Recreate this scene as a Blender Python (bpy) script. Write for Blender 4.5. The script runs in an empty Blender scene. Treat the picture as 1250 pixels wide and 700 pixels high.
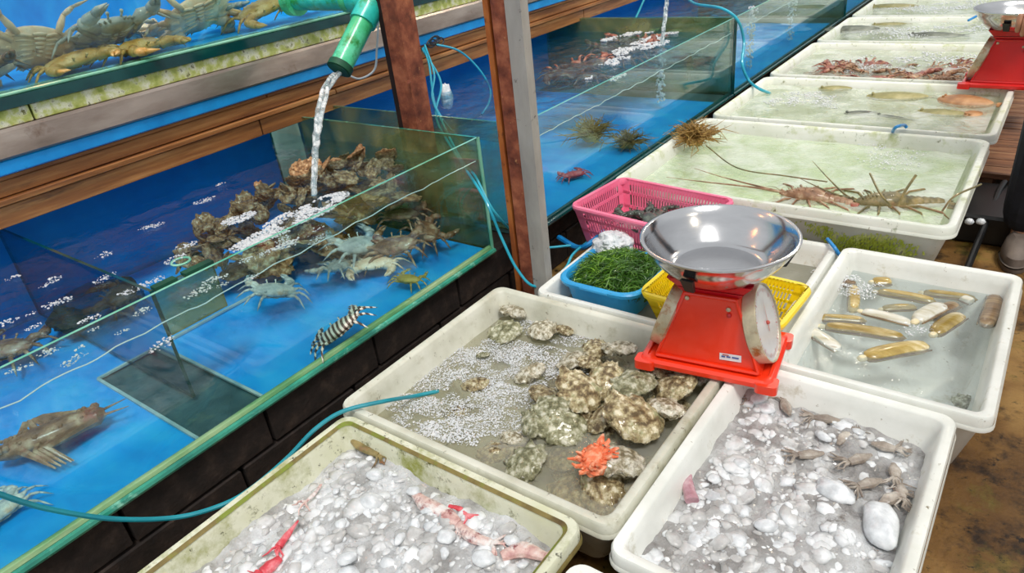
import bpy, math, random
from math import sin, cos, pi, radians as RAD
from mathutils import Vector, Matrix, noise
random.seed(7)
RIM = 0.24            # height of the tub rims above the floor; geometry below is laid out from the rim level
SC = bpy.context.scene
COL = SC.collection

# ------------------------------------------------------------------ camera
yaw, pitch, roll, FPX = -0.689331, -0.500803, -0.121511, 852.5
def cam_axes():
    cy, sy, cp, sp = cos(yaw), sin(yaw), cos(pitch), sin(pitch)
    f = Vector((sy*cp, cy*cp, sp)); r = Vector((cy, -sy, 0)); u = r.cross(f)
    cr, sr = cos(roll), sin(roll)
    return cr*r+sr*u, -sr*r+cr*u, f
CR, CU, CF = cam_axes()
cam = bpy.data.cameras.new('camera'); camo = bpy.data.objects.new('camera', cam); COL.objects.link(camo)
camo.matrix_world = Matrix(((CR.x, CU.x, -CF.x, 0), (CR.y, CU.y, -CF.y, 0), (CR.z, CU.z, -CF.z, 1.0+RIM), (0, 0, 0, 1)))
cam.sensor_width = 36; cam.lens = FPX*36/1250; cam.clip_start = .02
SC.camera = camo
def at(px, py, z=0.0):
    d = CR*((px-625)/FPX) - CU*((py-350)/FPX) + CF
    t = (z-1.0)/d.z
    return Vector((0, 0, 1))+d*t

def AX(px, py, x):   # point on the vertical plane x
    d = CR*((px-625)/FPX) - CU*((py-350)/FPX) + CF
    return Vector((0, 0, 1))+d*(x/d.x)

# ------------------------------------------------------------------ world, lights, exposure
w = bpy.data.worlds.new('sky'); SC.world = w; w.use_nodes = True
wn = w.node_tree; bg = wn.nodes['Background']
tc = wn.nodes.new('ShaderNodeTexCoord'); sep = wn.nodes.new('ShaderNodeSeparateXYZ'); rp = wn.nodes.new('ShaderNodeValToRGB')
wn.links.new(tc.outputs['Generated'], sep.inputs[0]); wn.links.new(sep.outputs['Z'], rp.inputs[0]); wn.links.new(rp.outputs[0], bg.inputs[0])
rp.color_ramp.elements[0].position = 0.0; rp.color_ramp.elements[0].color = (.45, .47, .5, 1)
rp.color_ramp.elements[1].position = 0.6; rp.color_ramp.elements[1].color = (.95, .98, 1, 1)
bg.inputs[1].default_value = .80
sun = bpy.data.lights.new('sun', 'SUN'); sun.energy = 1.9; sun.angle = RAD(14); sun.color = (1, .97, .92)
so = bpy.data.objects.new('sun', sun); COL.objects.link(so)
so.rotation_euler = Vector((-.38, .30, -1)).to_track_quat('-Z', 'Y').to_euler()
SC.view_settings.view_transform = 'Standard'; SC.view_settings.look = 'None'
SC.view_settings.gamma = 1; SC.view_settings.use_curve_mapping = False
SC.view_settings.exposure = 0.0
SC.cycles.transparent_max_bounces = 24
SC.cycles.max_bounces = 8

# ------------------------------------------------------------------ helpers: materials
def rgb(h):
    if not isinstance(h, str): return (*h[:3], 1)
    c = [int(h[i:i+2], 16)/255 for i in (0, 2, 4)]
    return (*[x/12.92 if x <= .04045 else ((x+.055)/1.055)**2.4 for x in c], 1)
def N(nt, t, **kw):
    n = nt.nodes.new(t)
    for k, v in kw.items():
        if hasattr(n, k): setattr(n, k, v)
    return n
def noise_tex(nt, scale, detail=5, rough=.6, stretch=None, coord='Object', dist=0):
    tcn = N(nt, 'ShaderNodeTexCoord'); mp = N(nt, 'ShaderNodeMapping')
    if stretch: mp.inputs['Scale'].default_value = stretch
    nt.links.new(tcn.outputs[coord], mp.inputs[0])
    t = N(nt, 'ShaderNodeTexNoise'); t.inputs['Scale'].default_value = scale
    t.inputs['Detail'].default_value = detail; t.inputs['Roughness'].default_value = rough; t.inputs['Distortion'].default_value = dist
    nt.links.new(mp.outputs[0], t.inputs['Vector'])
    return t
def ramp(nt, src, stops):
    r = N(nt, 'ShaderNodeValToRGB'); e = r.color_ramp.elements
    while len(e) < len(stops): e.new(.5)
    for el, (p, c) in zip(e, stops): el.position = p; el.color = rgb(c)
    nt.links.new(src, r.inputs[0]); return r
def mixc(nt, f, a, b):
    m = N(nt, 'ShaderNodeMix', data_type='RGBA')
    if isinstance(f, float): m.inputs[0].default_value = f
    else: nt.links.new(f, m.inputs[0])
    for i, s in ((6, a), (7, b)):
        if isinstance(s, (str, tuple)): m.inputs[i].default_value = rgb(s)
        else: nt.links.new(s, m.inputs[i])
    return m.outputs[2]
def mat(name, stops, scale=12, rough=.5, bump=.2, metal=0, stretch=None, grime=(), spec=.5, bscale=None, sss=0, coat=0, bdist=.004, detail=6, obj_rand=0):
    """stops: colour ramp over noise; grime: list of (colour, scale, lo, hi, stretch)"""
    m = bpy.data.materials.new(name); m.use_nodes = True; nt = m.node_tree; b = nt.nodes['Principled BSDF']
    t = noise_tex(nt, scale, detail, stretch=stretch)
    c = ramp(nt, t.outputs['Fac'], stops).outputs[0]
    for g in grime:
        gt = noise_tex(nt, g[1], 8, .7, stretch=g[4] if len(g) > 4 else None)
        gr = ramp(nt, gt.outputs['Fac'], [(g[2], (0, 0, 0)), (g[3], (1, 1, 1))])
        c = mixc(nt, gr.outputs[0], c, g[0])
    if obj_rand:
        oi = N(nt, 'ShaderNodeObjectInfo'); hs = N(nt, 'ShaderNodeHueSaturation')
        mr = N(nt, 'ShaderNodeMapRange'); mr.inputs[3].default_value = 1-obj_rand; mr.inputs[4].default_value = 1+obj_rand
        nt.links.new(oi.outputs['Random'], mr.inputs[0]); nt.links.new(mr.outputs[0], hs.inputs['Value']); nt.links.new(c, hs.inputs['Color'])
        c = hs.outputs[0]
    nt.links.new(c, b.inputs['Base Color'])
    b.inputs['Roughness'].default_value = rough; b.inputs['Metallic'].default_value = metal
    b.inputs['Specular IOR Level'].default_value = spec
    if sss: b.inputs['Subsurface Weight'].default_value = sss; b.inputs['Subsurface Radius'].default_value = (.02, .02, .02); b.inputs['Subsurface Scale'].default_value = .5
    if coat: b.inputs['Coat Weight'].default_value = coat; b.inputs['Coat Roughness'].default_value = .08
    if bump:
        bt = noise_tex(nt, bscale or scale*3, 8, .65, stretch=stretch)
        bn = N(nt, 'ShaderNodeBump'); bn.inputs['Strength'].default_value = bump; bn.inputs['Distance'].default_value = bdist
        nt.links.new(bt.outputs['Fac'], bn.inputs['Height']); nt.links.new(bn.outputs[0], b.inputs['Normal'])
    return m
def clear(name, tint, ior=1.33, body=None, body_amt=0.0, scale=18, bump=.25, bdist=.01, rough=.02, patches=None, stretch=None, body_rough=.6):
    """thin clear layer: transparent tinted + fresnel gloss, optionally milky (diffuse body)"""
    m = bpy.data.materials.new(name); m.use_nodes = True; nt = m.node_tree; nt.nodes.remove(nt.nodes['Principled BSDF'])
    out = nt.nodes['Material Output']
    tr = N(nt, 'ShaderNodeBsdfTransparent'); tr.inputs[0].default_value = rgb(tint)
    gl = N(nt, 'ShaderNodeBsdfGlossy'); gl.inputs['Roughness'].default_value = rough; gl.inputs[0].default_value = (1, 1, 1, 1)
    fr = N(nt, 'ShaderNodeFresnel'); ge = N(nt, 'ShaderNodeNewGeometry'); mi = N(nt, 'ShaderNodeMix')
    mi.inputs[2].default_value = ior; mi.inputs[3].default_value = 1/ior; nt.links.new(ge.outputs['Backfacing'], mi.inputs[0]); nt.links.new(mi.outputs[0], fr.inputs[0])   # a thin sheet reflects alike from both sides
    sh = tr.outputs[0]
    if body:
        df = N(nt, 'ShaderNodeBsdfDiffuse')
        t = noise_tex(nt, patches[0] if patches else 5, 6, .6, dist=.6)
        cr = ramp(nt, t.outputs['Fac'], body)
        nt.links.new(cr.outputs[0], df.inputs[0])
        mx = N(nt, 'ShaderNodeMixShader')
        if patches:
            pr = ramp(nt, t.outputs['Fac'], [(patches[1], (body_amt,)*3), (patches[2], (patches[3],)*3)])
            nt.links.new(pr.outputs[0], mx.inputs[0])
        else: mx.inputs[0].default_value = body_amt
        nt.links.new(sh, mx.inputs[1]); nt.links.new(df.outputs[0], mx.inputs[2]); sh = mx.outputs[0]
    mx = N(nt, 'ShaderNodeMixShader'); nt.links.new(fr.outputs[0], mx.inputs[0]); nt.links.new(sh, mx.inputs[1]); nt.links.new(gl.outputs[0], mx.inputs[2])
    nt.links.new(mx.outputs[0], out.inputs[0])
    if bump:
        bt = noise_tex(nt, scale, 4, .5, stretch=stretch, dist=.8)
        bn = N(nt, 'ShaderNodeBump'); bn.inputs['Strength'].default_value = bump; bn.inputs['Distance'].default_value = bdist
        nt.links.new(bt.outputs['Fac'], bn.inputs['Height'])
        nt.links.new(bn.outputs[0], gl.inputs['Normal']); nt.links.new(bn.outputs[0], fr.inputs['Normal'])
    return m

# ------------------------------------------------------------------ helpers: mesh builder
class MB:
    def __init__(s): s.v = []; s.f = []; s.m = []
    def add(s, v, f, mi=0):
        o = len(s.v); s.v += [Vector(p) for p in v]; s.f += [tuple(i+o for i in q) for q in f]; s.m += [mi]*len(f); return s
    def box(s, x0, x1, y0, y1, z0, z1, mi=0, bev=0):
        if bev:
            b = bev; v = []
            for z, i in ((z0, b), (z0+b, 0), (z1-b, 0), (z1, b)):
                v += [(x0+i+b*(i == 0)*0, y0+i, z), (x1-i, y0+i, z), (x1-i, y1-i, z), (x0+i, y1-i, z)]
            f = [(3, 2, 1, 0), (12, 13, 14, 15)]
            for k in range(3):
                for j in range(4): f.append((k*4+j, k*4+(j+1) % 4, k*4+4+(j+1) % 4, k*4+4+j))
            return s.add(v, f, mi)
        v = [(x, y, z) for z in (z0, z1) for x, y in ((x0, y0), (x1, y0), (x1, y1), (x0, y1))]
        return s.add(v, [(3, 2, 1, 0), (4, 5, 6, 7), (0, 1, 5, 4), (1, 2, 6, 5), (2, 3, 7, 6), (3, 0, 4, 7)], mi)
    def tube(s, pts, rad, n=8, mi=0, flat=1.0, cap=True):
        pts = [Vector(p) for p in pts]
        if not isinstance(rad, (list, tuple)): rad = [rad]*len(pts)
        v = []; f = []; up = None
        for i, p in enumerate(pts):
            d = (pts[min(i+1, len(pts)-1)]-pts[max(i-1, 0)])
            if d.length < 1e-9: d = Vector((0, 0, 1))
            d.normalize()
            if up is None: up = Vector((0, 0, 1)) if abs(d.z) < .9 else Vector((1, 0, 0))
            a = d.cross(up).normalized(); b = a.cross(d).normalized(); up = b
            for k in range(n):
                t = 2*pi*k/n; v.append(p+a*cos(t)*rad[i]+b*sin(t)*rad[i]*flat)
        for i in range(len(pts)-1):
            for k in range(n): f.append((i*n+k, i*n+(k+1) % n, i*n+n+(k+1) % n, i*n+n+k))
        if cap: f += [tuple(reversed(range(n))), tuple(range(len(v)-n, len(v)))]
        return s.add(v, f, mi)
    def ell(s, c, r, rot=None, nu=10, nv=7, mi=0, fn=None):
        v = []; f = []; R = rot or Matrix.Identity(3)
        v.append(Vector((0, 0, -1)))
        for j in range(1, nv):
            ph = -pi/2+pi*j/nv
            for k in range(nu): v.append(Vector((cos(ph)*cos(2*pi*k/nu), cos(ph)*sin(2*pi*k/nu), sin(ph))))
        v.append(Vector((0, 0, 1)))
        if fn: v = [fn(p) for p in v]
        v = [R @ Vector((p.x*r[0], p.y*r[1], p.z*r[2]))+Vector(c) for p in v]
        for k in range(nu):
            f.append((0, 1+(k+1) % nu, 1+k)); f.append((len(v)-1, len(v)-1-nu+k, len(v)-1-nu+(k+1) % nu))
        for j in range(nv-2):
            for k in range(nu): a = 1+j*nu; f.append((a+k, a+(k+1) % nu, a+nu+(k+1) % nu, a+nu+k))
        return s.add(v, f, mi)
    def loops(s, loops, mi=0, close=True, cap0=False, cap1=False):
        n = len(loops[0]); v = [p for l in loops for p in l]; f = []
        for i in range(len(loops)-1):
            for k in range(n if close else n-1): f.append((i*n+k, i*n+(k+1) % n, i*n+n+(k+1) % n, i*n+n+k))
        if cap0: f.append(tuple(reversed(range(n))))
        if cap1: f.append(tuple(range(len(v)-n, len(v))))
        return s.add(v, f, mi)
    def lathe(s, c, prof, n=48, mi=0):
        return s.loops([[(c[0]+r*cos(2*pi*k/n), c[1]+r*sin(2*pi*k/n), c[2]+z) for k in range(n)] for r, z in prof], mi)
    def build(s, name, mats, parent=None, origin=None, smooth=True, ang=35):
        me = bpy.data.meshes.new(name)
        off = Vector(origin) if origin is not None else Vector((0, 0, 0))
        base = off
        if parent is not None: base = world_loc(parent)+off
        me.from_pydata([p-base for p in s.v], [], s.f); me.update()
        for m in (mats if isinstance(mats, (list, tuple)) else [mats]): me.materials.append(m)
        me.polygons.foreach_set('material_index', s.m)
        if smooth:
            me.polygons.foreach_set('use_smooth', [True]*len(me.polygons))
            try: me.set_sharp_from_angle(angle=RAD(ang))
            except Exception: pass
        o = bpy.data.objects.new(name, me); COL.objects.link(o)
        o.location = off
        if parent is not None: o.parent = parent
        return o
def world_loc(o):
    v = Vector((0, 0, 0))
    while o is not None: v = v+o.location; o = o.parent
    return v
def tag(o, label=None, cat=None, group=None, kind=None):
    if label: o['label'] = label
    if cat: o['category'] = cat
    if group: o['group'] = group
    if kind: o['kind'] = kind
    return o
def root(name, loc, label=None, cat=None, group=None, kind=None):
    o = bpy.data.objects.new(name, None); o.empty_display_size = .05; COL.objects.link(o); o.location = loc
    return tag(o, label, cat, group, kind)
def copy_tree(o, parent=None):
    c = o.copy(); COL.objects.link(c); c.parent = parent
    for ch in list(o.children): copy_tree(ch, c)
    return c
def rrect(x0, x1, y0, y1, r, z, n=5):
    p = []
    r = max(r, .001)
    for cx, cy, a0 in ((x1-r, y1-r, 0), (x0+r, y1-r, 90), (x0+r, y0+r, 180), (x1-r, y0+r, 270)):
        for i in range(n+1):
            a = RAD(a0+90*i/n); p.append((cx+r*cos(a), cy+r*sin(a), z))
    return p
def spline(pts, n=8):
    pts = [Vector(p) for p in pts]; out = []
    P = [pts[0]*2-pts[1]]+pts+[pts[-1]*2-pts[-2]]
    for i in range(1, len(P)-2):
        a, b, c, d = P[i-1:i+3]
        for k in range(n):
            t = k/n; out.append(.5*((2*b)+(c-a)*t+(2*a-5*b+4*c-d)*t*t+(3*b-a-3*c+d)*t**3))
    out.append(pts[-1]); return out
def ico(sub):
    import bmesh
    bm = bmesh.new(); bmesh.ops.create_icosphere(bm, subdivisions=sub, radius=1)
    v = [x.co.copy() for x in bm.verts]; f = [tuple(q.index for q in x.verts) for x in bm.faces]; bm.free(); return v, f
ICO1, ICO2, ICO3, ICO4 = ico(1), ico(2), ico(3), ico(4)
def nz(p, s=1.0, seed=0): return noise.noise(Vector(p)*s+Vector((seed*7.3, seed*3.1, seed*1.7)))

# ------------------------------------------------------------------ materials
M = {}
M['tub'] = mat('aged_white_plastic', [(.3, 'bdbba6'), (.5, 'd8d7c7'), (.7, 'e8e7da')], 7, .38, .15, grime=[('8d8455', 9, .56, .78), ('5b4a28', 40, .62, .70)], coat=.2)
M['tub_clean'] = mat('white_plastic', [(.3, 'dadbd2'), (.6, 'eff0ea')], 6, .35, .12, grime=[('a39a70', 12, .58, .76), ('6f5f38', 50, .64, .70)], coat=.25)
M['tub_algae'] = mat('mouldy_white_plastic', [(.3, 'cfcfae'), (.55, 'e0e0cc'), (.7, 'e9e8d8')], 6, .42, .25, grime=[('8f9240', 6, .49, .66), ('5b5a22', 22, .58, .68), ('33301a', 50, .61, .68)])
M['tub_green'] = mat('algae_green_plastic', [(.3, 'd9ddcc'), (.55, 'e8eae0'), (.7, 'f1f2ec')], 5, .4, .2, grime=[('a7b263', 8, .54, .70), ('5d6a25', 22, .61, .72), ('6b5f3a', 45, .63, .70)])
M['rim_dirt'] = mat('rim_grime', [(.3, '5a4726'), (.6, '8a7a45')], 20, .7, .3, grime=[('7d8a2e', 12, .5, .6)])
M['algae'] = mat('green_algae', [(.3, '8c9a1c'), (.5, 'b4c23c'), (.7, 'dfe0a4')], 22, .7, .6, bdist=.006)
M['glass'] = clear('tank_glass', 'f1faf7', 1.5, bump=.03, scale=3)
M['glass_algae'] = clear('algae_filmed_glass', 'd5e8da', 1.5, body=[(.4, '7f9a5c'), (.6, 'b3ad72')], body_amt=.05, patches=(4, .40, .66, .5), bump=.05, scale=5)
M['glass_edge'] = mat('green_glass_edge', [(.3, '0e6a5c'), (.7, '3fa98b')], 9, .15, .05, grime=[('9fdcc0', 14, .55, .7)], coat=.5)
M['glass_edge_dark'] = mat('dark_teal_edge', [(.3, '06353a'), (.7, '0b5250')], 6, .12, .05, coat=.6)
M['glass_edge_lite'] = mat('pale_green_edge', [(.3, '4fae8c'), (.6, '9ad9bd')], 8, .2, .05, coat=.4)
M['seam'] = mat('pale_silicone_seam', [(.3, '7fa3ab'), (.6, 'b5cccb')], 12, .5, .1)
M['seal'] = mat('algae_sealant', [(.3, '3f8a5f'), (.5, '86b37a'), (.7, 'cdd6a8')], 16, .5, .3, stretch=(1, .25, 1), grime=[('4f7a12', 8, .6, .7)])
M['liner'] = mat('blue_liner', [(.3, '0a86e0'), (.5, '12a6f6'), (.7, '30bcfb')], 4, .5, .2, stretch=(1, 1.6, 1), grime=[('0e5fae', 9, .62, .8), ('2a8a9a', 5, .66, .8)], bscale=8)
M['liner_dark'] = mat('blue_wall_liner', [(.3, '0a80cc'), (.6, '1c9ee4')], 3, .5, .2, grime=[('6db3d8', 14, .66, .8, (1, .3, 2))], bscale=8)
M['floor_glass'] = mat('dark_tank_floor', [(.3, '2e4a50'), (.55, '47656a'), (.7, '5c7a78')], 9, .4, .1, grime=[('6d7f66', 12, .55, .75)])
M['water_tank'] = clear('tank_water', 'd9f1fb', 1.33, bump=.7, scale=22, bdist=.006)
M['water_deep'] = clear('far_tank_water', 'c4e4ee', 1.33, body=[(.4, '2f7f9a'), (.7, '5fa0ac')], body_amt=.08, bump=.8, scale=16, bdist=.012)
M['water_line'] = mat('water_line', [(.3, 'cfe6ee'), (.7, 'eef8fb')], 20, .2, .1, coat=.4)
M['water_oyster'] = clear('murky_oyster_water', 'e4e2d2', 1.33, body=[(.35, 'bab9a2'), (.5, 'cfceba'), (.65, 'deddd0')], body_amt=.28, bump=.6, scale=26, bdist=.005)
M['water_razor'] = clear('clear_grey_water', 'e9eff0', 1.33, body=[(.4, 'c3cacb'), (.6, 'd3d9da')], body_amt=.12, bump=.8, scale=22, bdist=.007)
M['water_grey'] = clear('grey_water', 'c9c9bd', 1.33, body=[(.4, '9b9a8a'), (.6, 'aeaea0')], body_amt=.6, bump=.9, scale=20, bdist=.01)
M['water_green'] = clear('pale_green_water', 'eaf5de', 1.33, body=[(.38, 'cddcb6'), (.5, 'dfe9d6'), (.62, 'f2f6f0')], body_amt=.40, bump=1, scale=42, bdist=.008, patches=(7, .4, .62, .5))  # cloudy water; the whitest body patches paint in ripple and caustic light
M['water_green2'] = clear('green_brown_water', 'edf2e6', 1.33, body=[(.36, 'a9b090'), (.48, 'd0d8c6'), (.62, 'eaeee8')], body_amt=.25, bump=1, scale=34, bdist=.008, patches=(6, .4, .6, .5))
M['ice_bed'] = mat('ice_slush', [(.32, '93918f'), (.44, 'bab9b8'), (.56, 'dcdddf'), (.66, 'eff1f3')], 10, .25, 1, spec=.6, sss=.1, bscale=130, bdist=.008, grime=[('77706a', 20, .60, .72)], coat=.6)
M['ice_bed_grey'] = mat('grey_ice_slush', [(.32, '7b7875'), (.44, 'a3a09e'), (.56, 'c6c6c6'), (.66, 'e3e5e7')], 10, .22, 1, spec=.6, bscale=130, bdist=.008, grime=[('6e655e', 18, .58, .72)], coat=.7)
M['ice'] = mat('ice_chunk', [(.34, 'b9bbbe'), (.5, 'dcdfe2'), (.66, 'f4f6f8')], 24, .25, .4, sss=.3, bscale=120, bdist=.002, coat=.5, obj_rand=.05)
M['ice_grey'] = mat('wet_grey_ice', [(.34, '9f9d9b'), (.46, 'bdbcbb'), (.6, 'dfe1e3')], 12, .22, .5, sss=.15, bscale=120, bdist=.003, coat=.6, obj_rand=.12)
M['foam'] = mat('foam', [(.3, 'd3d6da'), (.7, 'f6f7f9')], 60, .3, 0, coat=.3)
M['foam'].node_tree.nodes['Principled BSDF'].inputs['Alpha'].default_value = .8
def foam_sheet():
    m = bpy.data.materials.new('foam_lace'); m.use_nodes = True; nt = m.node_tree; b = nt.nodes['Principled BSDF']
    b.inputs['Base Color'].default_value = rgb('e6e9ee'); b.inputs['Roughness'].default_value = .4
    tcn = N(nt, 'ShaderNodeTexCoord'); v = N(nt, 'ShaderNodeTexVoronoi'); v.feature = 'DISTANCE_TO_EDGE'; v.inputs['Scale'].default_value = 190
    nt.links.new(tcn.outputs['Object'], v.inputs['Vector'])
    n2 = noise_tex(nt, 22, 6, .7)
    r1 = ramp(nt, v.outputs[0], [(.03, (.9, .9, .9)), (.22, (0, 0, 0))]); r2 = ramp(nt, n2.outputs['Fac'], [(.30, (.08, .08, .08)), (.58, (.95, .95, .95))])
    mm = N(nt, 'ShaderNodeMath', operation='MAXIMUM'); nt.links.new(r1.outputs[0], mm.inputs[0]); nt.links.new(r2.outputs[0], mm.inputs[1])
    m2 = N(nt, 'ShaderNodeMath', operation='MULTIPLY'); nt.links.new(mm.outputs[0], m2.inputs[0]); vc = N(nt, 'ShaderNodeAttribute'); vc.attribute_name = 'density'; nt.links.new(vc.outputs['Fac'], m2.inputs[1])
    nt.links.new(m2.outputs[0], b.inputs['Alpha']); return m
M['foam_lace'] = foam_sheet()
M['wood'] = mat('stained_wood', [(.3, '6a3c1e'), (.5, '9c6434'), (.7, 'c48d55')], 6, .5, .4, stretch=(6, .35, 6), grime=[('3a1d0e', 4, .58, .75, (5, .5, 5))], bscale=14)
M['wood_dark'] = mat('weathered_planks', [(.3, '4a2c1a'), (.5, '7d5236'), (.7, 'a07a58')], 8, .55, .5, stretch=(.4, 5, 5), bscale=20)
M['blue_paint'] = mat('blue_painted_strip', [(.3, '0788d2'), (.6, '14a2ee')], 8, .35, .15, grime=[('0c4d7c', 16, .64, .74)], coat=.3)
M['steel'] = mat('scratched_steel_channel', [(.3, '85766b'), (.5, 'aa9b90'), (.7, 'cbbfb4')], 5, .3, .2, metal=.8, stretch=(1, .5, 2), grime=[('6b4a36', 7, .6, .78)])
M['panel_algae'] = mat('mossy_foam_board', [(.3, '98a348'), (.48, 'c2c876'), (.6, 'e6e6cc')], 30, .8, .5, grime=[('6b6a2c', 60, .58, .66)])
M['rust'] = mat('rusty_steel', [(.3, '5a281b'), (.5, '8a4830'), (.7, 'b56c4a')], 20, .75, .5, grime=[('c58d5c', 60, .62, .72), ('2a0f0b', 9, .62, .75)])
M['rust_orange'] = mat('orange_rust', [(.3, '6b2f12'), (.5, 'a3561f'), (.7, 'c97f3a')], 14, .75, .5, stretch=(1, 1, .3), grime=[('3a1809', 20, .6, .7)])
M['grey_post'] = mat('grey_painted_steel', [(.3, '8d8883'), (.6, 'b3afa8')], 8, .45, .25, stretch=(1, 1, .3), grime=[('7a4a22', 7, .64, .72, (1, 1, .25)), ('55504b', 30, .62, .7)])
M['post_dark'] = mat('dark_brown_recess', [(.4, '180c09'), (.6, '2b140f')], 12, .8, .3)  # near-black brown for the post slot, angle bar and plinth core
M['block'] = mat('dark_block', [(.3, '17110f'), (.55, '2a201c'), (.7, '40332c')], 25, .8, .6, bdist=.006)
M['ground'] = mat('wet_brown_ground', [(.3, '4e3216'), (.5, '7c5a2e'), (.7, 'a8854e')], 3.5, .45, .6, spec=.4, bscale=25, bdist=.008, grime=[('2c1e12', 11, .50, .64), ('6f6a26', 5, .54, .72), ('1a120c', 40, .58, .66)])
M['hose_cyan'] = mat('cyan_hose', [(.3, '1497b4'), (.7, '35bcd6')], 10, .3, 0, coat=.4)
M['hose_teal'] = mat('teal_hose', [(.3, '0d7f92'), (.7, '1ea0ae')], 10, .35, 0, coat=.3)
M['hose_blue'] = mat('blue_hose', [(.3, '1377bd'), (.7, '2b9ae0')], 10, .3, 0, coat=.4)
M['pipe'] = mat('teal_pvc_pipe', [(.3, '0fb0a6'), (.5, '2fd3c4'), (.7, '5ae3cf')], 10, .35, .15, grime=[('2f9a3a', 14, .5, .66)], coat=.3)
M['pipe_green'] = mat('algae_green_pipe', [(.3, '2fb86a'), (.5, '4fd39a'), (.7, '7be8c0')], 10, .35, .15, grime=[('1f8a30', 16, .52, .66)], coat=.3)
M['pipe_dark'] = mat('pipe_mouth', [(.3, '08332c'), (.7, '0f5a3a')], 10, .6, .1)
M['stream'] = clear('falling_water', 'e8f2f4', 1.33, body=[(.4, 'dfe8ea'), (.6, 'ffffff')], body_amt=.25, patches=(40, .45, .6, .85), bump=1, scale=60, bdist=.01, rough=.05)
M['red'] = mat('orange_red_enamel', [(.3, 'ea2a08'), (.7, 'f4390f')], 4, .32, .06, grime=[('8a1a06', 30, .70, .76)], coat=.5)
M['red_dark'] = mat('crimson_enamel', [(.3, 'b3061a'), (.7, 'c90f22')], 4, .3, .05, coat=.5)
M['red2'] = mat('pillar_red_enamel', [(.3, 'd00a0c'), (.7, 'e01410')], 4, .32, .05, coat=.5)
M['rustband'] = mat('worn_dial_band', [(.3, '8f8673'), (.5, 'c9bd9f'), (.7, 'd9d2bf')], 12, .35, .2, metal=.3, grime=[('a8622a', 16, .55, .66)])
M['dial'] = mat('dial_face', [(.3, 'c9c4c8'), (.6, 'dedbdd')], 6, .25, .0, grime=[('a98fb0', 22, .62, .75), ('b98c82', 15, .66, .76)], coat=.8)
M['chrome'] = mat('stainless_pan', [(.3, 'b9b9bb'), (.7, 'd4d4d6')], 3, .16, .06, metal=1, stretch=(1, 1, 4))
M['black'] = mat('black_plastic', [(.3, '0b0b0c'), (.7, '191a1b')], 10, .4, .1)
M['sticker'] = mat('sticker', [(.3, 'd4d2d6'), (.7, 'ece9ea')], 10, .4, 0)
M['ink_blue'] = mat('blue_ink', [(.3, '3a4f8a'), (.7, '4d67a5')], 10, .5, 0)
M['ink_red'] = mat('red_ink', [(.3, 'b0433a'), (.7, 'c75a4c')], 10, .5, 0)
M['pink'] = mat('pink_plastic', [(.3, 'f26a92'), (.7, 'fd8fae')], 6, .35, .05, sss=.15, coat=.2)
M['yellow'] = mat('yellow_plastic', [(.3, 'f2cf08'), (.7, 'fde21a')], 6, .35, .05, coat=.2)
M['basin'] = mat('blue_basin_plastic', [(.3, '1b8fcf'), (.7, '39b2ea')], 6, .35, .05, coat=.2)
M['weed'] = mat('dark_seaweed', [(.3, '24420f'), (.5, '3d6a1a'), (.7, '6a9a2c')], 30, .45, .2, coat=.2)
M['weed_lite'] = mat('bright_seaweed', [(.3, '55801c'), (.6, '8ab83a')], 30, .45, .2, coat=.2)
M['oyster'] = mat('oyster_shell', [(.38, '5f4c2e'), (.46, '93805a'), (.54, 'bfb086'), (.63, 'ece2c6')], 3.6, .38, 1, grime=[('5f4a2a', 8, .61, .70), ('9aa378', 1.5, .56, .72)], coat=.5, bscale=10, bdist=.006, obj_rand=.18)
M['oyster_green'] = mat('greenish_oyster_shell', [(.36, '62603f'), (.46, '8f8d69'), (.54, 'b5b393'), (.63, 'e2dfca')], 3.6, .38, 1, grime=[('6c7048', 8, .61, .70)], coat=.5, bscale=10, bdist=.006, obj_rand=.1)
M['oyster_pale'] = mat('chalky_oyster_shell', [(.37, '7a6f52'), (.47, 'b5ab8e'), (.58, 'eee9d8')], 3.6, .42, 1, grime=[('6a5f44', 9, .60, .68)], coat=.4, bscale=10, bdist=.006, obj_rand=.1)
M['heap'] = mat('flaky_brown_shell', [(.34, '5e3c1e'), (.45, '996a3c'), (.55, 'c39464'), (.64, 'e6c698')], 3.0, .5, .8, grime=[('33200f', 7, .58, .66)], coat=.2, bscale=8, bdist=.006, obj_rand=.25)
M['coral'] = mat('orange_coral', [(.3, 'd8552f'), (.5, 'f58458'), (.7, 'ffc4a4')], 60, .5, .6, sss=.2)
M['razor'] = mat('razor_shell', [(.3, '7d6228'), (.48, 'a58c46'), (.6, 'c4b07a'), (.72, 'efe6cc')], 12, .22, .3, stretch=(.6, 2.4, 2.4), coat=.5, grime=[('6b4a1c', 10, .6, .7, (.3, 4, 4))], obj_rand=.15)
M['razor_pale'] = mat('pale_razor_shell', [(.3, 'a89c74'), (.46, 'cfcab8'), (.6, 'dfded6'), (.7, 'ecece8')], 14, .25, .3, stretch=(.5, 3, 3), coat=.5, grime=[('8a6d3a', 12, .6, .68, (.4, 3, 3))])
M['razor_dark'] = mat('dark_razor_shell', [(.3, '4f3a26'), (.5, '7a6042'), (.7, 'a58f6b')], 14, .3, .3, stretch=(.5, 3, 3), coat=.5)
M['flesh'] = mat('cream_flesh', [(.3, 'dcc898'), (.7, 'f2e8cc')], 20, .35, .2, sss=.2, coat=.4)
M['crab_grey'] = mat('grey_crab_shell', [(.3, '8a9190'), (.5, 'b4bab5'), (.7, 'dedfd2')], 22, .4, .6, grime=[('c08f5a', 8, .56, .7)], coat=.3, obj_rand=.12)
M['crab_cream'] = mat('cream_crab_shell', [(.3, 'cfa582'), (.5, 'ecd2b2'), (.7, 'fbf0de')], 16, .4, .6, grime=[('a87a4a', 30, .58, .7)], coat=.3)
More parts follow.
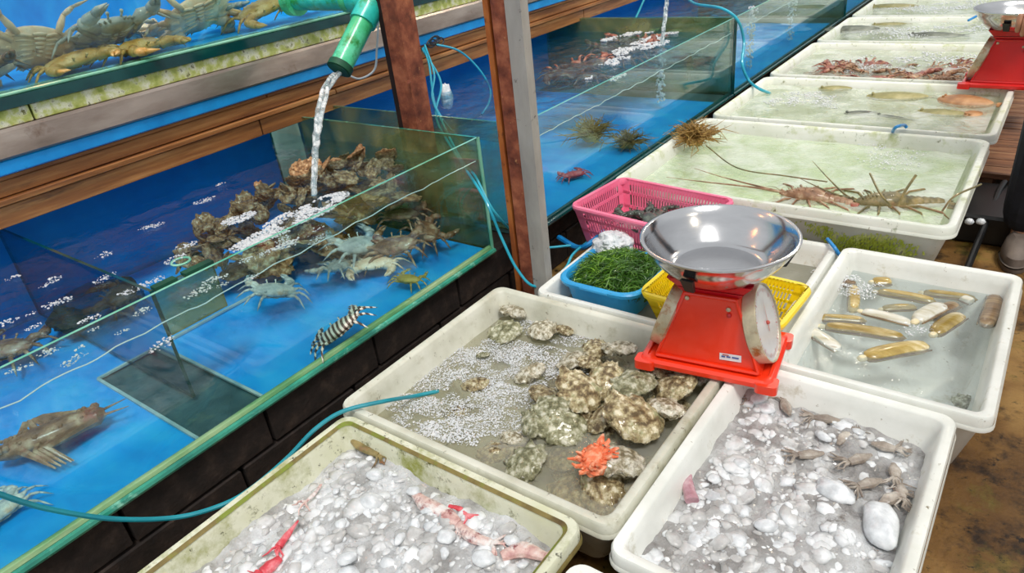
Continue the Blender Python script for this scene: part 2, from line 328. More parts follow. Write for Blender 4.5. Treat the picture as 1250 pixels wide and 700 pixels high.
M['crab_tan'] = mat('tan_crab_shell', [(.3, 'a9752c'), (.5, 'cda04f'), (.7, 'e9cd92')], 20, .4, .6, grime=[('7a4a1c', 12, .6, .7)], coat=.3)
M['crab_brown'] = mat('brown_crab_shell', [(.3, '5b3a26'), (.5, '8f6748'), (.7, 'c9b090')], 24, .45, .6, grime=[('9a3e2c', 10, .58, .7)], coat=.3, obj_rand=.15)
M['crab_dark'] = mat('black_green_crab_shell', [(.3, '1c231c'), (.5, '39433a'), (.7, '6b7468')], 24, .35, .6, coat=.5, obj_rand=.15)
M['crab_olive'] = mat('olive_crab_shell', [(.3, '8a7a2c'), (.6, 'c0ab55')], 20, .4, .4, coat=.3)
def stripe_mat():
    m = mat('striped_crab_shell', [(.3, 'b9ab95'), (.6, 'e3dccb')], 16, .4, .4); nt = m.node_tree; b = nt.nodes['Principled BSDF']
    tcn = N(nt, 'ShaderNodeTexCoord'); wv = N(nt, 'ShaderNodeTexWave'); wv.inputs['Scale'].default_value = 16; wv.inputs['Distortion'].default_value = 2.5; wv.inputs['Detail'].default_value = 3
    nt.links.new(tcn.outputs['Object'], wv.inputs['Vector'])
    r = ramp(nt, wv.outputs[0], [(.4, 'e6dfd0'), (.55, '5a463c')]); nt.links.new(r.outputs[0], b.inputs['Base Color']); return m
M['crab_stripe'] = stripe_mat()
M['lobster'] = mat('olive_lobster_shell', [(.3, '3f3d22'), (.5, '74683c'), (.7, 'a38e5c')], 26, .4, .6, grime=[('9a6a4a', 9, .56, .68)], coat=.4, obj_rand=.1)
M['lobster_red'] = mat('red_brown_shell', [(.3, '5e2a1e'), (.5, '935040'), (.7, 'c89a7c')], 26, .4, .6, coat=.4, obj_rand=.2)
M['shrimp_red'] = mat('red_shrimp_shell', [(.3, 'a8162a'), (.5, 'd8404e'), (.7, 'f09aa0')], 30, .3, .4, coat=.5)
M['squid_pink'] = mat('pink_squid_flesh', [(.3, 'a86e70'), (.45, 'cfa39c'), (.55, 'e0c2ba'), (.7, 'efe0da')], 34, .3, .8, coat=.5, grime=[('8a3a40', 30, .55, .66), ('e9e6e4', 18, .55, .66)])
M['squid_grey'] = mat('grey_squid_flesh', [(.3, '6f6157'), (.5, '998d80'), (.7, 'c9c1b6')], 30, .25, .5, coat=.7)
M['fish_skin'] = mat('pink_fish_skin', [(.3, '8c5a66'), (.5, 'b98c96'), (.7, 'e0ccd0')], 20, .25, .3, coat=.6)
M['flatfish'] = mat('olive_flatfish_skin', [(.3, '6e6c42'), (.5, '8c8654'), (.7, 'ada47a')], 14, .45, .3, obj_rand=.15)
M['flatfish_brown'] = mat('brown_flatfish_skin', [(.3, '7a5236'), (.5, 'a8794f'), (.7, 'c79c74')], 14, .45, .3)
M['flatfish_dark'] = mat('grey_fish_skin', [(.3, '3d4036'), (.5, '62665a'), (.7, '8c9082')], 14, .45, .3)
M['coralbrown'] = mat('brown_branching_coral', [(.3, '6a4a1e'), (.5, '9a7636'), (.7, 'c9a765')], 30, .6, .5)
M['stone'] = mat('dark_algae_stone', [(.3, '0a130e'), (.6, '1f2e22')], 20, .7, .6)
M['denim'] = mat('dark_trouser_cloth', [(.3, '0b0c12'), (.7, '1a1c26')], 30, .85, .4)
M['shoe'] = mat('taupe_clog', [(.3, '5f544c'), (.7, '7d7066')], 12, .6, .2)
M['skin'] = mat('skin', [(.3, 'a8765a'), (.7, 'c08e70')], 10, .5, .1, sss=.1)
M['shirt'] = mat('dark_shirt_cloth', [(.3, '1a1f2a'), (.7, '2a3040')], 30, .85, .4)
M['hair'] = mat('black_hair', [(.3, '0a0807'), (.7, '1a1512')], 60, .6, .5)
M['net'] = mat('white_net_bag', [(.3, 'cdd6dc'), (.6, 'f4f7f9')], 80, .4, .9, sss=.2, bscale=90, bdist=.006, coat=.3)
M['wire'] = mat('dark_cable', [(.3, '23262b'), (.7, '3a3f46')], 10, .5, 0)
M['cable_grey'] = mat('grey_cable', [(.3, '9aa3a8'), (.7, 'b9c2c6')], 10, .4, 0)
def emis(name, c, s):
    m = bpy.data.materials.new(name); m.use_nodes = True; b = m.node_tree.nodes['Principled BSDF']
    t = noise_tex(m.node_tree, 3, 2); r = ramp(m.node_tree, t.outputs['Fac'], [(.3, c), (.7, c)])
    m.node_tree.links.new(r.outputs[0], b.inputs['Emission Color']); b.inputs['Emission Strength'].default_value = s; b.inputs['Base Color'].default_value = rgb(c); return m
M['bulb'] = emis('warm_bulb', 'fff0d0', 60)
M['bulb_orange'] = emis('orange_bulb', 'ff8a3c', 22)

# ================================================================== SETTING
fl = MB(); nx, ny = 60, 90
X0, X1, Y0, Y1 = -3.2, 3.2, -1.5, 9.5
fl.add([(X0+(X1-X0)*i/nx, Y0+(Y1-Y0)*j/ny, -RIM+.006*nz((i*.31, j*.33, 0), 1)) for j in range(ny+1) for i in range(nx+1)],
       [(j*(nx+1)+i, j*(nx+1)+i+1, (j+1)*(nx+1)+i+1, (j+1)*(nx+1)+i) for j in range(ny) for i in range(nx)])
floor = tag(fl.build('floor', M['ground']), 'wet brown stained market ground at the right', kind='structure')

# plinth of dark blocks below the glass tanks
wall = root('block_plinth', (-1.34, 0, -RIM), 'dark block plinth carrying the row of glass tanks', 'plinth')
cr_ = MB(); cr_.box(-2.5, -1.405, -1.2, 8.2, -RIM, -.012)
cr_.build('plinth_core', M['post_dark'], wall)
rnd = random.Random(3)
for row, (za, zb) in enumerate(((-RIM, -.125), (-.12, -.01))):
    y = -.9+.1*row
    while y < 8:
        b = MB(); dx = rnd.uniform(0, .006)
        b.box(-1.41, -1.375+dx, y+.004, y+.36, za+.003, zb, bev=.004)
        b.build('block', M['block'], wall, smooth=False); y += .366

# ================================================================== TUBS
def tub(x0, x1, y0, y1, z, depth, m, label, dirt=False, taper=.05, name='seafood_tub', r=.030, algae_face=False):
    t = root(name, ((x0+x1)/2, (y0+y1)/2, z-depth), label, 'tub')
    prof = [(.016, -.036), (.0, -.034), (.0, -.005), (.003, 0), (.018, 0), (.023, -.005), (.028, -.03), (.034+taper*.8, -depth+.03), (.034+taper+.02, -depth+.012)]
    o_in = [rrect(x0+i, x1-i, y0+i, y1-i, max(r-i*.4, .012)+(.02 if k > 6 else 0), z+h) for k, (i, h) in enumerate(prof)]
    outp = [(.016, -.040), (.018, -.044), (.02+taper*.85, -depth+.02), (.03+taper, -depth)]
    o_out = [rrect(x0+i, x1-i, y0+i, y1-i, max(r-i*.4, .012)+(.02 if k > 1 else 0), z+h) for k, (i, h) in enumerate(outp)]
    b = MB(); b.loops(o_in, 0, cap1=True); b.loops([list(l) for l in o_out], 0, cap1=False)
    b.add(o_out[-1], [tuple(reversed(range(len(o_out[-1]))))])
    b.build('shell', m, t, ang=50)
    # rolled stiffening bead under the lip
    b = MB(); b.loops([rrect(x0-.004, x1+.004, y0-.004, y1+.004, r+.004, z-.034), rrect(x0-.004, x1+.004, y0-.004, y1+.004, r+.004, z-.030), rrect(x0-.001, x1+.001, y0-.001, y1+.001, r, z-.024)])
    b.build('lip_bead', M['rim_dirt'] if dirt else m, t)
    if dirt:   # brown-green crust lines along the rim's inner groove
        b = MB(); b.loops([rrect(x0+.0175, x1-.0175, y0+.0175, y1-.0175, r-.008, z+.0008), rrect(x0+.0245, x1-.0245, y0+.0245, y1-.0245, r-.010, z-.005)])
        b.build('rim_crust', M['rim_dirt'], t)
    return t
def water(x0, x1, y0, y1, z, m, label, n=24, amp=.003, seed=0, name='water'):
    b = MB(); v = []
    for j in range(n+1):
        for i in range(n+1):
            x = x0+(x1-x0)*i/n; y = y0+(y1-y0)*j/n
            v.append((x, y, z+amp*nz((x, y, 0), 14, seed)))
    b.add(v, [(j*(n+1)+i, j*(n+1)+i+1, (j+1)*(n+1)+i+1, (j+1)*(n+1)+i) for j in range(n) for i in range(n)])
    return tag(b.build(name, m, origin=((x0+x1)/2, (y0+y1)/2, z)), label, 'water', kind='stuff')
D = .21
tub(-1.205, -.462, .757, 1.400, 0, D, M['tub'], 'off-white plastic tub full of foamy oysters')
tub(-1.160, -.512, .085, .748, 0, D, M['tub_algae'], 'mouldy green-edged tub of ice at the near left', dirt=True)
tub(-.452, -.006, .712, 1.362, 0, D, M['tub_clean'], 'white plastic tub of grey ice slush at the near right')
tub(-.392, .052, 1.376, 2.045, 0, D, M['tub_clean'], 'white plastic tub holding the razor clams', taper=.035)
tub(-1.085, -.403, 1.412, 2.045, 0, D, M['tub_clean'], 'white plastic tub of grey water under the baskets')
tub(-.490, -.03, .02, .676, -.004, D, M['tub_clean'], 'white tub whose corner shows at the bottom edge')
GZ = .08
tub(-1.205, -.125, 2.09, 2.915, GZ, .25, M['tub_green'], 'large algae-stained tub with two spiny lobsters', r=.045)
ys = [(2.955, 3.675), (3.715, 4.52), (4.56, 5.34), (5.38, 6.16), (6.2, 6.98), (7.02, 7.8)]
gl = ['second large tub back, of flatfish in pale green water', 'large tub of reddish brown shellfish beside the far scale', 'large tub of dark fish behind the reddish shellfish tub',
      'large pale green tub second from the top edge', 'large pale green tub at the very top edge', 'pale green tub farthest away beyond the frame edge']
for (a, b_), l in zip(ys, gl): tub(-1.185, -.115, a, b_, GZ, .25, M['tub_green'], l, r=.045)
water(-1.167, -.500, .795, 1.362, -.071, M['water_oyster'], 'murky foamy water in the oyster tub', seed=1)
water(-.352, .012, 1.414, 2.008, -.055, M['water_razor'], 'clear grey water over the razor clams', seed=2, amp=.004)
water(-1.042, -.445, 1.453, 2.005, -.065, M['water_grey'], 'grey water around the pink, blue and yellow baskets', seed=3)
water(-1.155, -.175, 2.14, 2.865, GZ-.045, M['water_green'], 'rippled pale green water in the lobster tub', seed=4, n=40)
wl = ['green-brown water over the flatfish', 'murky water over the reddish shellfish', 'pale green water over the dark fish', 'pale water in the second farthest visible tub', 'pale water in the farthest visible tub', 'pale water in the tub beyond the frame']
for i, ((a, b_), l) in enumerate(zip(ys, wl)): water(-1.14, -.16, a+.045, b_-.045, GZ-.03, M['water_green2'], l, seed=5+i, n=30)
# fuzzy algae skirt on the front wall of the lobster tub
b = MB(); rnd = random.Random(11)
for i in range(7000):
    x = rnd.uniform(-.72, -.19); dz = .05+.19*rnd.random()**.8
    if nz((x*11, dz*14, 0), 1, 3) < .42-dz*3.4+rnd.uniform(-.3, .3): continue
    y = 2.09+.018+.0445*(dz-.044)/.186-.0015; z = GZ-dz
    l = rnd.uniform(.006, .015); dx = rnd.uniform(-.006, .006)
    b.add([(x, y, z), (x+.005, y, z), (x+dx, y-rnd.uniform(.001, .006), z-l)], [(0, 1, 2)])
tag(b.build('algae_growth', M['algae'], origin=(-.4, 2.11, -.1)), 'fuzzy bright green algae on the lobster tub front', 'algae', kind='stuff')

# ================================================================== GLASS TANKS
GT, WZ = .388, .315
def pane(x0, x1, y0, y1, z0, z1, parent, m=None, edge=None, name='glass_pane'):
    b = MB(); b.box(x0, x1, y0, y1, z0, z1)
    # faces: 0 bottom 1 top 2 y0 3 x1 4 y1 5 x0 ; the thin faces take the green edge colour
    ax = 0 if (x1-x0) < (y1-y0) else 1
    b.m = [1, 1, 0, 0, 0, 0]
    if ax == 0: b.m[2] = b.m[4] = 1
    else: b.m[3] = b.m[5] = 1
    return b.build(name, [m or M['glass'], edge or M['glass_edge']], parent, smooth=False)
def tank(name, xf, xb, y0, y1, label, near_algae=True, base_dark=False):
    t = root(name, ((xf+xb)/2, (y0+y1)/2, 0), label, 'fish tank')
    g = .008
    pane(xf-g, xf, y0, y1, .006, GT, t, name='front_pane', edge=M['glass_edge_lite'])
    pane(xb+.02, xf-g, y1-g, y1, .006, GT, t, name='end_pane', m=M['glass_algae'])
    pane(xb+.02, xf-g, y0, y0+g, .006, GT, t, name='end_pane', m=M['glass_algae'])
    b = MB(); b.box(xb, xb+.012, y0, y1, .0, .60); b.build('back_wall', M['liner_dark'], t, smooth=False)
    b = MB(); b.box(xb, xf, y0, y1, -.008, .006); b.build('tank_floor', M['floor_glass'], t, smooth=False)
    b = MB(); b.tube([(xf+.002, y0, .004), (xf+.002, y1, .004)], .009, 8); b.build('bottom_edge', M['glass_edge_dark'] if base_dark else M['glass_edge'], t)
    b = MB(); b.tube([(xf-.012, y0, .012), (xf-.012, y1, .012)], .010, 8)
    b.build('bottom_seal', M['glass_edge_dark'] if base_dark else M['seal'], t)
    for yy in (y0+.004, y1-.004):
        b = MB(); b.tube([(xf-.002, yy, 0), (xf-.002, yy, GT)], .0055, 8); b.build('corner_seal', M['glass_edge_lite'] if not base_dark else M['glass_edge_dark'], t)
    return t
T1 = tank('fish_tank', -1.36, -2.45, -.6, 1.58, 'long blue-lined glass crab tank in the foreground at left')
T2 = tank('fish_tank', -1.31, -2.45, 1.725, 3.555, 'blue glass tank behind the rusty posts, with a hose and falling water', base_dark=True)
T3 = tank('fish_tank', -1.31, -2.45, 3.57, 5.75, 'glass tank farther back with two white splashes', base_dark=True)
T4 = tank('fish_tank', -1.31, -2.45, 5.765, 7.9, 'farthest glass tank in the row at the top edge', base_dark=True)
def liner(parent, x0, x1, y0, y1, z=.010):
    b = MB(); n = 20; v = []
    for j in range(n+1):
        for i in range(n+1):
            x = x0+(x1-x0)*i/n; y = y0+(y1-y0)*j/n; v.append((x, y, z+.003*nz((x, y, 0), 8, 2)))
    b.add(v, [(j*(n+1)+i, j*(n+1)+i+1, (j+1)*(n+1)+i+1, (j+1)*(n+1)+i) for j in range(n) for i in range(n)])
    return b.build('blue_liner', M['liner'], parent)
liner(T1, -2.43, -1.375, -.58, .50); liner(T1, -2.43, -1.375, .675, 1.565); liner(T1, -2.43, -1.86, .50, .675)
liner(T2, -2.43, -1.325, 1.76, 3.4); liner(T3, -2.43, -1.325, 3.6, 5.5); liner(T4, -2.43, -1.325, 5.8, 7.8)
b = MB()
for yy in (.50, .675): b.box(-1.86, -1.38, yy-.004, yy+.004, .012, .018)
b.box(-1.866, -1.858, .50, 1.12, .012, .018)
b.build('floor_seam', M['seam'], T1, smooth=False)
# submerged divider with a short return
dv = root('tank_divider', (-1.95, .585, .012), 'dark submerged glass divider across the foreground crab tank', 'divider')
pane(-2.42, -1.53, .580, .588, .02, .322, dv, m=clear('divider_glass', 'c4dbe4', 1.45, bump=0), edge=M['glass_edge_dark'], name='pane')
pane(-1.536, -1.526, .588, .74, .20, .324, dv, m=M['glass_algae'], edge=M['glass_edge_dark'], name='return_pane')
b = MB(); b.box(-1.542, -1.520, .59, .645, .318, .328); b.box(-1.542, -1.520, .665, .74, .318, .328); b.build('clip', M['pipe_dark'], dv, smooth=False)
b = MB(); b.tube([(-1.62+.022*cos(a), .71+.022*sin(a), .318) for a in [2*pi*k/20 for k in range(21)]], .003, 6)
tag(b.build('floating_ring', M['glass_edge_lite'], origin=(-1.62, .71, .316)), 'small pale ring floating beside the divider end', 'ring')

def tank_water(x0, x1, y0, y1, m, label, seed):
    o = water(x0, x1, y0, y1, WZ, m, label, n=60, amp=.007, seed=seed)
    return o
tank_water(-2.436, -1.37, -.58, 1.57, M['water_tank'], 'rippled clear water in the foreground crab tank', 21)
tank_water(-2.436, -1.32, 1.735, 3.545, M['water_deep'], 'rippled deep blue water in the tank behind the posts', 22)
tank_water(-2.436, -1.32, 3.58, 5.74, M['water_deep'], 'water in the farther tank with white splashes', 23)
tank_water(-2.436, -1.32, 5.775, 7.89, M['water_deep'], 'water in the farthest tank', 24)
# bright meniscus where the water meets the front glass
for (xf, y0, y1, nm) in ((-1.368, -.58, 1.575, T1), (-1.318, 1.735, 3.545, T2), (-1.318, 3.58, 5.74, T3)):
    b = MB(); pts = []
    y = y0
    while y < y1: pts.append((xf-.002, y, WZ+.001+.007*nz((xf, y, 0), 14, 21)+.003*nz((0, y*9, 0), 3))); y += .02
    b.tube(pts, .0016, 5); b.build('water_line', M['water_line'], nm)

# ---- upper tank and its stand
st = root('tank_stand', (-2.2, 2.5, -RIM), 'wooden and steel stand carrying the upper crab tank', 'stand')
YA, YB = -.8, 8.0
xw = -2.2
for i, (za, zb, dx, m) in enumerate(((.372, .428, .0, 'wood'), (.431, .447, .012, 'wood'), (.450, .492, -.004, 'wood'), (.494, .506, .008, 'wood'))):
    for j in range(4):
        ya = YA+j*2.2+.35*i % 1; yb = ya+2.194
        b = MB(); b.box(xw-.03, xw+dx, ya, yb, za, zb, bev=.002); b.build('wood_board', M[m], st, smooth=False)
b = MB(); b.box(xw-.02, xw+.018, YA, YB, .507, .545, bev=.004); b.build('blue_strip', M['blue_paint'], st, smooth=False)
b = MB(); b.loops([[(xw+x, y, z) for x, z in ((-.02, .546), (.022, .546), (.026, .552), (.014, .612), (.010, .620), (-.02, .620))] for y in (YA, YB)], cap0=True, cap1=True)
b.build('steel_channel', M['steel'], st, smooth=False)
y = YA; k = 0
while y < YB:
    L = [1.53, 1.9, 1.7, 2.1, 2][k % 5]; b = MB(); b.box(xw-.03, xw+.004, y, min(y+L-.006, YB), .621, .664, bev=.002)
    b.build('foam_board', M['panel_algae'], st, smooth=False); y += L; k += 1
b = MB(); b.box(-2.78, xw-.032, YA, YB, .62, .662); b.build('deck', M['wood_dark'], st, smooth=False)
for yy in (-.5, 1.3, 3.1, 4.9, 6.7):
    b = MB(); b.box(-2.75, -2.69, yy, yy+.08, -RIM, .62); b.build('leg', M['wood_dark'], st, smooth=False)
ut = root('fish_tank', (-2.45, 1, .664), 'upper glass tank of large crabs at the top left', 'fish tank')
b = MB(); b.box(-2.78, xw+.012, YA, YB, .665, .694); b.build('base_plate', M['glass_edge_dark'], ut, smooth=False)
b = MB(); b.box(-2.25, xw+.006, YA, YB, .6945, .704, bev=.003); b.build('base_seal', M['glass_edge_lite'], ut, smooth=False)
pane(xw-.008, xw, YA, YB, .704, 1.25, ut, name='front_pane')
b = MB(); b.box(-2.78, -2.77, YA, YB, .695, 1.28); b.build('back_wall', M['liner'], ut, smooth=False)
b = MB(); b.box(-2.77, -2.25, YA, YB, .695, .699); b.build('tank_floor', M['liner'], ut, smooth=False)

# ---- posts
def post1():
    t = root('steel_post', (-1.69, 1.655, -RIM), 'dark red rusty steel post standing between the two tanks', 'post')
    b = MB(); b.box(-1.728, -1.660, 1.625, 1.637, -RIM, 2.3); b.build('front_flange', M['rust'], t, smooth=False)
    b = MB(); b.box(-1.728, -1.716, 1.637, 1.70, -RIM, 2.3); b.box(-1.672, -1.660, 1.637, 1.70, -RIM, 2.3); b.build('side_flange', M['rust'], t, smooth=False)
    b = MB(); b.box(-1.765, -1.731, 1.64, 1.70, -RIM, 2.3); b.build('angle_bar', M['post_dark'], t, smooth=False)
    b = MB(); b.tube([(-1.66, 1.622, .53), (-1.64, 1.600, .535)], .006, 6); b.build('hook', M['rust'], t)
post1()
def post2():
    x = -1.224
    t = root('steel_post', (x+.07, 1.56, -RIM), 'rust and grey steel post beside the oyster tub corner', 'post')
    b = MB(); b.box(x, x+.017, 1.505, 1.60, -RIM, 2.3); b.build('rusty_angle', M['rust_orange'], t, smooth=False)
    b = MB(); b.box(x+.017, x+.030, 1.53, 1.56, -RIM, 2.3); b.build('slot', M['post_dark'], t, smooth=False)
    b = MB(); b.box(x+.030, x+.076, 1.500, 1.535, -RIM, 2.3, bev=.003); b.build('rusty_bar', M['rust'], t, smooth=False)
    b = MB(); b.box(x+.077, x+.126, 1.497, 1.530, -RIM, 2.3, bev=.004); b.build('grey_tube', M['grey_post'], t, smooth=False)
post2()

# ================================================================== PIPES, HOSES, FALLING WATER
def pipe():
    a = Vector((-1.80, 1.468, .600)); e = Vector((-1.80, 1.665, .770))
    t = root('drain_pipe', e, 'teal plastic pipe with a bent spout pouring water', 'pipe')
    d = (a-e).normalized()
    b = MB(); b.tube([e+d*.05, a], .036, 20); b.build('spout', M['pipe_green'], t)
    b = MB(); b.tube([a-d*.018, a+d*.002], .040, 20); b.build('mouth_ring', M['pipe_dark'], t)
    b = MB(); b.tube([a-d*.001, a+d*.004], .034, 20); b.build('mouth', M['pipe_dark'], t)
    back = Vector((-1, -.06, .03)).normalized()
    b = MB(); b.tube(spline([e+d*.085, e+d*.03, e+Vector((-.003, 0, .003)), e+back*.05+Vector((0, 0, .004)), e+back*.09+Vector((0, 0, .004))], 6), .043, 20); b.build('elbow', M['pipe'], t)
    s = e+back*.085+Vector((0, 0, .004))
    b = MB(); b.tube([s, s+back*.31], .036, 20); b.build('feed_pipe', M['pipe'], t)
    b = MB(); b.tube([s+back*.01, s+back*.035], .041, 20); b.build('collar', M['pipe_green'], t)
    b = MB(); b.tube([s+back*.27, s+back*.305], .055, 20); b.build('collar', M['pipe_green'], t)
    return a
sp = pipe()
def stream(p0, p1, r0, r1, label, seed):
    p0 = Vector(p0); p1 = Vector(p1); b = MB(); n = 60; loops = []
    for s_, ph in ((0, 0), (1, 2.1), (2, 4.2)):
        pts = []; rr = []
        for i in range(n):
            t = i/(n-1); p = p0.lerp(p1, t); p = Vector((p0.x+(p1.x-p0.x)*t**.5, p0.y+(p1.y-p0.y)*t**.5, p0.z+(p1.z-p0.z)*t))
            tw = t*9+ph+2*nz((t*4, seed, 0), 1); off = (r0*(1-t)**1.5*.6+r1*.45)
            pts.append(p+Vector((cos(tw)*off, sin(tw)*off, 0))); rr.append((r0*.5*(1-t)+r1*t)*(.75+.5*abs(nz((t*14, s_, seed), 1))))
        b.tube(pts, rr, 8)
    tag(b.build('falling_water', M['stream'], origin=p1), label, 'water', kind='stuff')
stream(sp+Vector((0, -.01, -.01)), (-1.66, 1.16, .312), .015, .007, 'twisting stream of water falling from the teal pipe', 1)
stream((-1.55, 3.34, .56), (-1.55, 3.24, .315), .007, .009, 'thin stream of water falling into the tank behind the posts', 2)
def splash_column(x, y, z1, label, seed, h=.25, r=.03):
    rnd = random.Random(seed); b = MB()
    for i in range(160):
        t = rnd.random(); a = rnd.uniform(0, 2*pi); q = rnd.random()*r*(1-.4*t)
        b.ell((x+q*cos(a), y+q*sin(a), z1-h*t), [rnd.uniform(.003, .007)]*3, nu=5, nv=4)
    tag(b.build('bubble_column', M['foam'], origin=(x, y, z1-h)), label, 'bubbles', kind='stuff')
splash_column(-1.55, 3.22, .30, 'column of bubbles below the thin falling stream', 4)
splash_column(-1.40, 4.05, .36, 'near white splash in the farther tank', 5, .33, .035)
splash_column(-1.42, 4.85, .38, 'far white splash in the farther tank', 6, .35, .04)

def hose(pts, r, m, label, name='air_hose', n=10):
    b = MB(); b.tube(spline(pts, n), r, 8); tag(b.build(name, M[m], origin=pts[-1]), label, 'hose')
hose([AX(-40, 588, -1.30), AX(0, 604, -1.30), AX(60, 622, -1.30), AX(140, 634, -1.29), AX(215, 632, -1.27), AX(268, 618, -1.22), AX(305, 598, -1.20), AX(350, 560, -1.19), at(385, 524, .01), at(420, 502, .014), at(470, 490, .0), at(505, 484, -.055), at(535, 478, -.072)], .0052, 'hose_teal', 'teal hose crossing from the foreground tank into the oyster tub')
hz = .39
k0 = Vector((-2.17, 2.24, .50))
hose([k0+Vector((.01, -.02, .0)), AX(538, 100, -2.0), AX(532, 140, -1.8), AX(548, 175, -1.6), AX(590, 240, -1.30), AX(612, 290, -1.24), AX(632, 330, -1.19), AX(655, 350, -1.14), AX(688, 330, -1.12), AX(700, 310, -1.14), AX(722, 292, -1.16)], .0045, 'hose_cyan', 'cyan hose looping round the foot of the rust and grey post')
hose([k0+Vector((.01, 0, .01)), AX(530, 90, -2.0), AX(528, 120, -1.85), AX(545, 160, -1.65), AX(566, 200, -1.5), AX(580, 215, -1.38), AX(606, 262, -1.29), AX(650, 300, -1.285), AX(700, 300, -1.2)], .0042, 'hose_cyan', 'straighter cyan hose beside the dark red post')
hose([k0, AX(524, 80, -2.05), AX(532, 130, -1.9), AX(556, 165, -1.75), AX(572, 185, -1.6), AX(560, 215, -1.55)], .0042, 'hose_cyan', 'cyan hose dipping into the gap between the two tanks')
hose([k0+Vector((0, .04, .01)), AX(560, 62, -2.12), AX(585, 85, -2.08), AX(598, 108, -2.05), AX(597, 125, -2.0), AX(588, 140, -1.98)], .0045, 'hose_cyan', 'arched cyan hose dropping into the tank behind the posts')
b = MB()
rnd = random.Random(5)
for i in range(5):
    c = k0+Vector((.012, rnd.uniform(-.06, .10), rnd.uniform(-.02, .02)))
    b.tube([c+Vector((0, .022*cos(a)*1.3, .016*sin(a))) for a in [2*pi*k/12 for k in range(13)]], .0035, 6)
b.build('hose_knot', M['wire'], origin=k0); tag(bpy.data.objects['hose_knot'], 'dark knotted ties holding the cyan hoses to the stand', 'tie')
hose([AX(462, 22, -2.05), AX(460, 60, -2.08), AX(457, 85, -2.1), AX(440, 96, -2.12), AX(425, 92, -2.15)], .004, 'cable_grey', 'grey cable hanging behind the teal spout', 'cable')
hose([AX(786, 0, -2.0), AX(778, 18, -1.98), AX(768, 38, -1.95)], .006, 'hose_teal', 'teal hose dropping into the tank behind the posts at the top')
hose([AX(836, -4, -1.8), AX(850, 5, -1.6), AX(880, 10, -1.38), AX(900, 24, -1.29), AX(908, 50, -1.27), AX(906, 78, -1.24), at(914, 98, .10), at(926, 108, .09), at(940, 114, .045)], .007, 'hose_cyan', 'cyan hose bent over the tank corner into the flatfish tub')
hose([at(1090, 176, .02), at(1089, 166, .05), at(1091, 158, .10), at(1097, 154, .115), at(1104, 153, .10), at(1107, 156, .09)], .006, 'hose_blue', 'short blue hose hooked over the back rim of the lobster tub')
hose([at(1010, 292, .015), at(1019, 303, .012), at(1026, 314, -.02), at(1031, 325, -.05)], .0055, 'hose_blue', 'short blue hose dipping into the razor clam tub')
hose([(-1.29, 1.86, -.06), (-1.18, 1.80, -.05), (-1.12, 1.78, -.02), (-1.09, 1.84, .01)], .010, 'hose_blue', 'thick blue hose lying behind the blue basin')
hose([at(1182, 25, .10), at(1195, 18, .12), at(1203, 12, .13), at(1212, 8, .12)], .007, 'hose_blue', 'blue hose end beside the far scale pan')
b = MB(); c = AX(545, 118, -2.1)
b.ell(c, (.025, .03, .055), nu=14, nv=10, fn=lambda p: p*(1+.25*nz(p, 3, 2))); tag(b.build('plastic_bag', M['net'], origin=c-Vector((0, 0, .05))), 'small whitish bag hanging under the stand behind the hoses', 'bag')

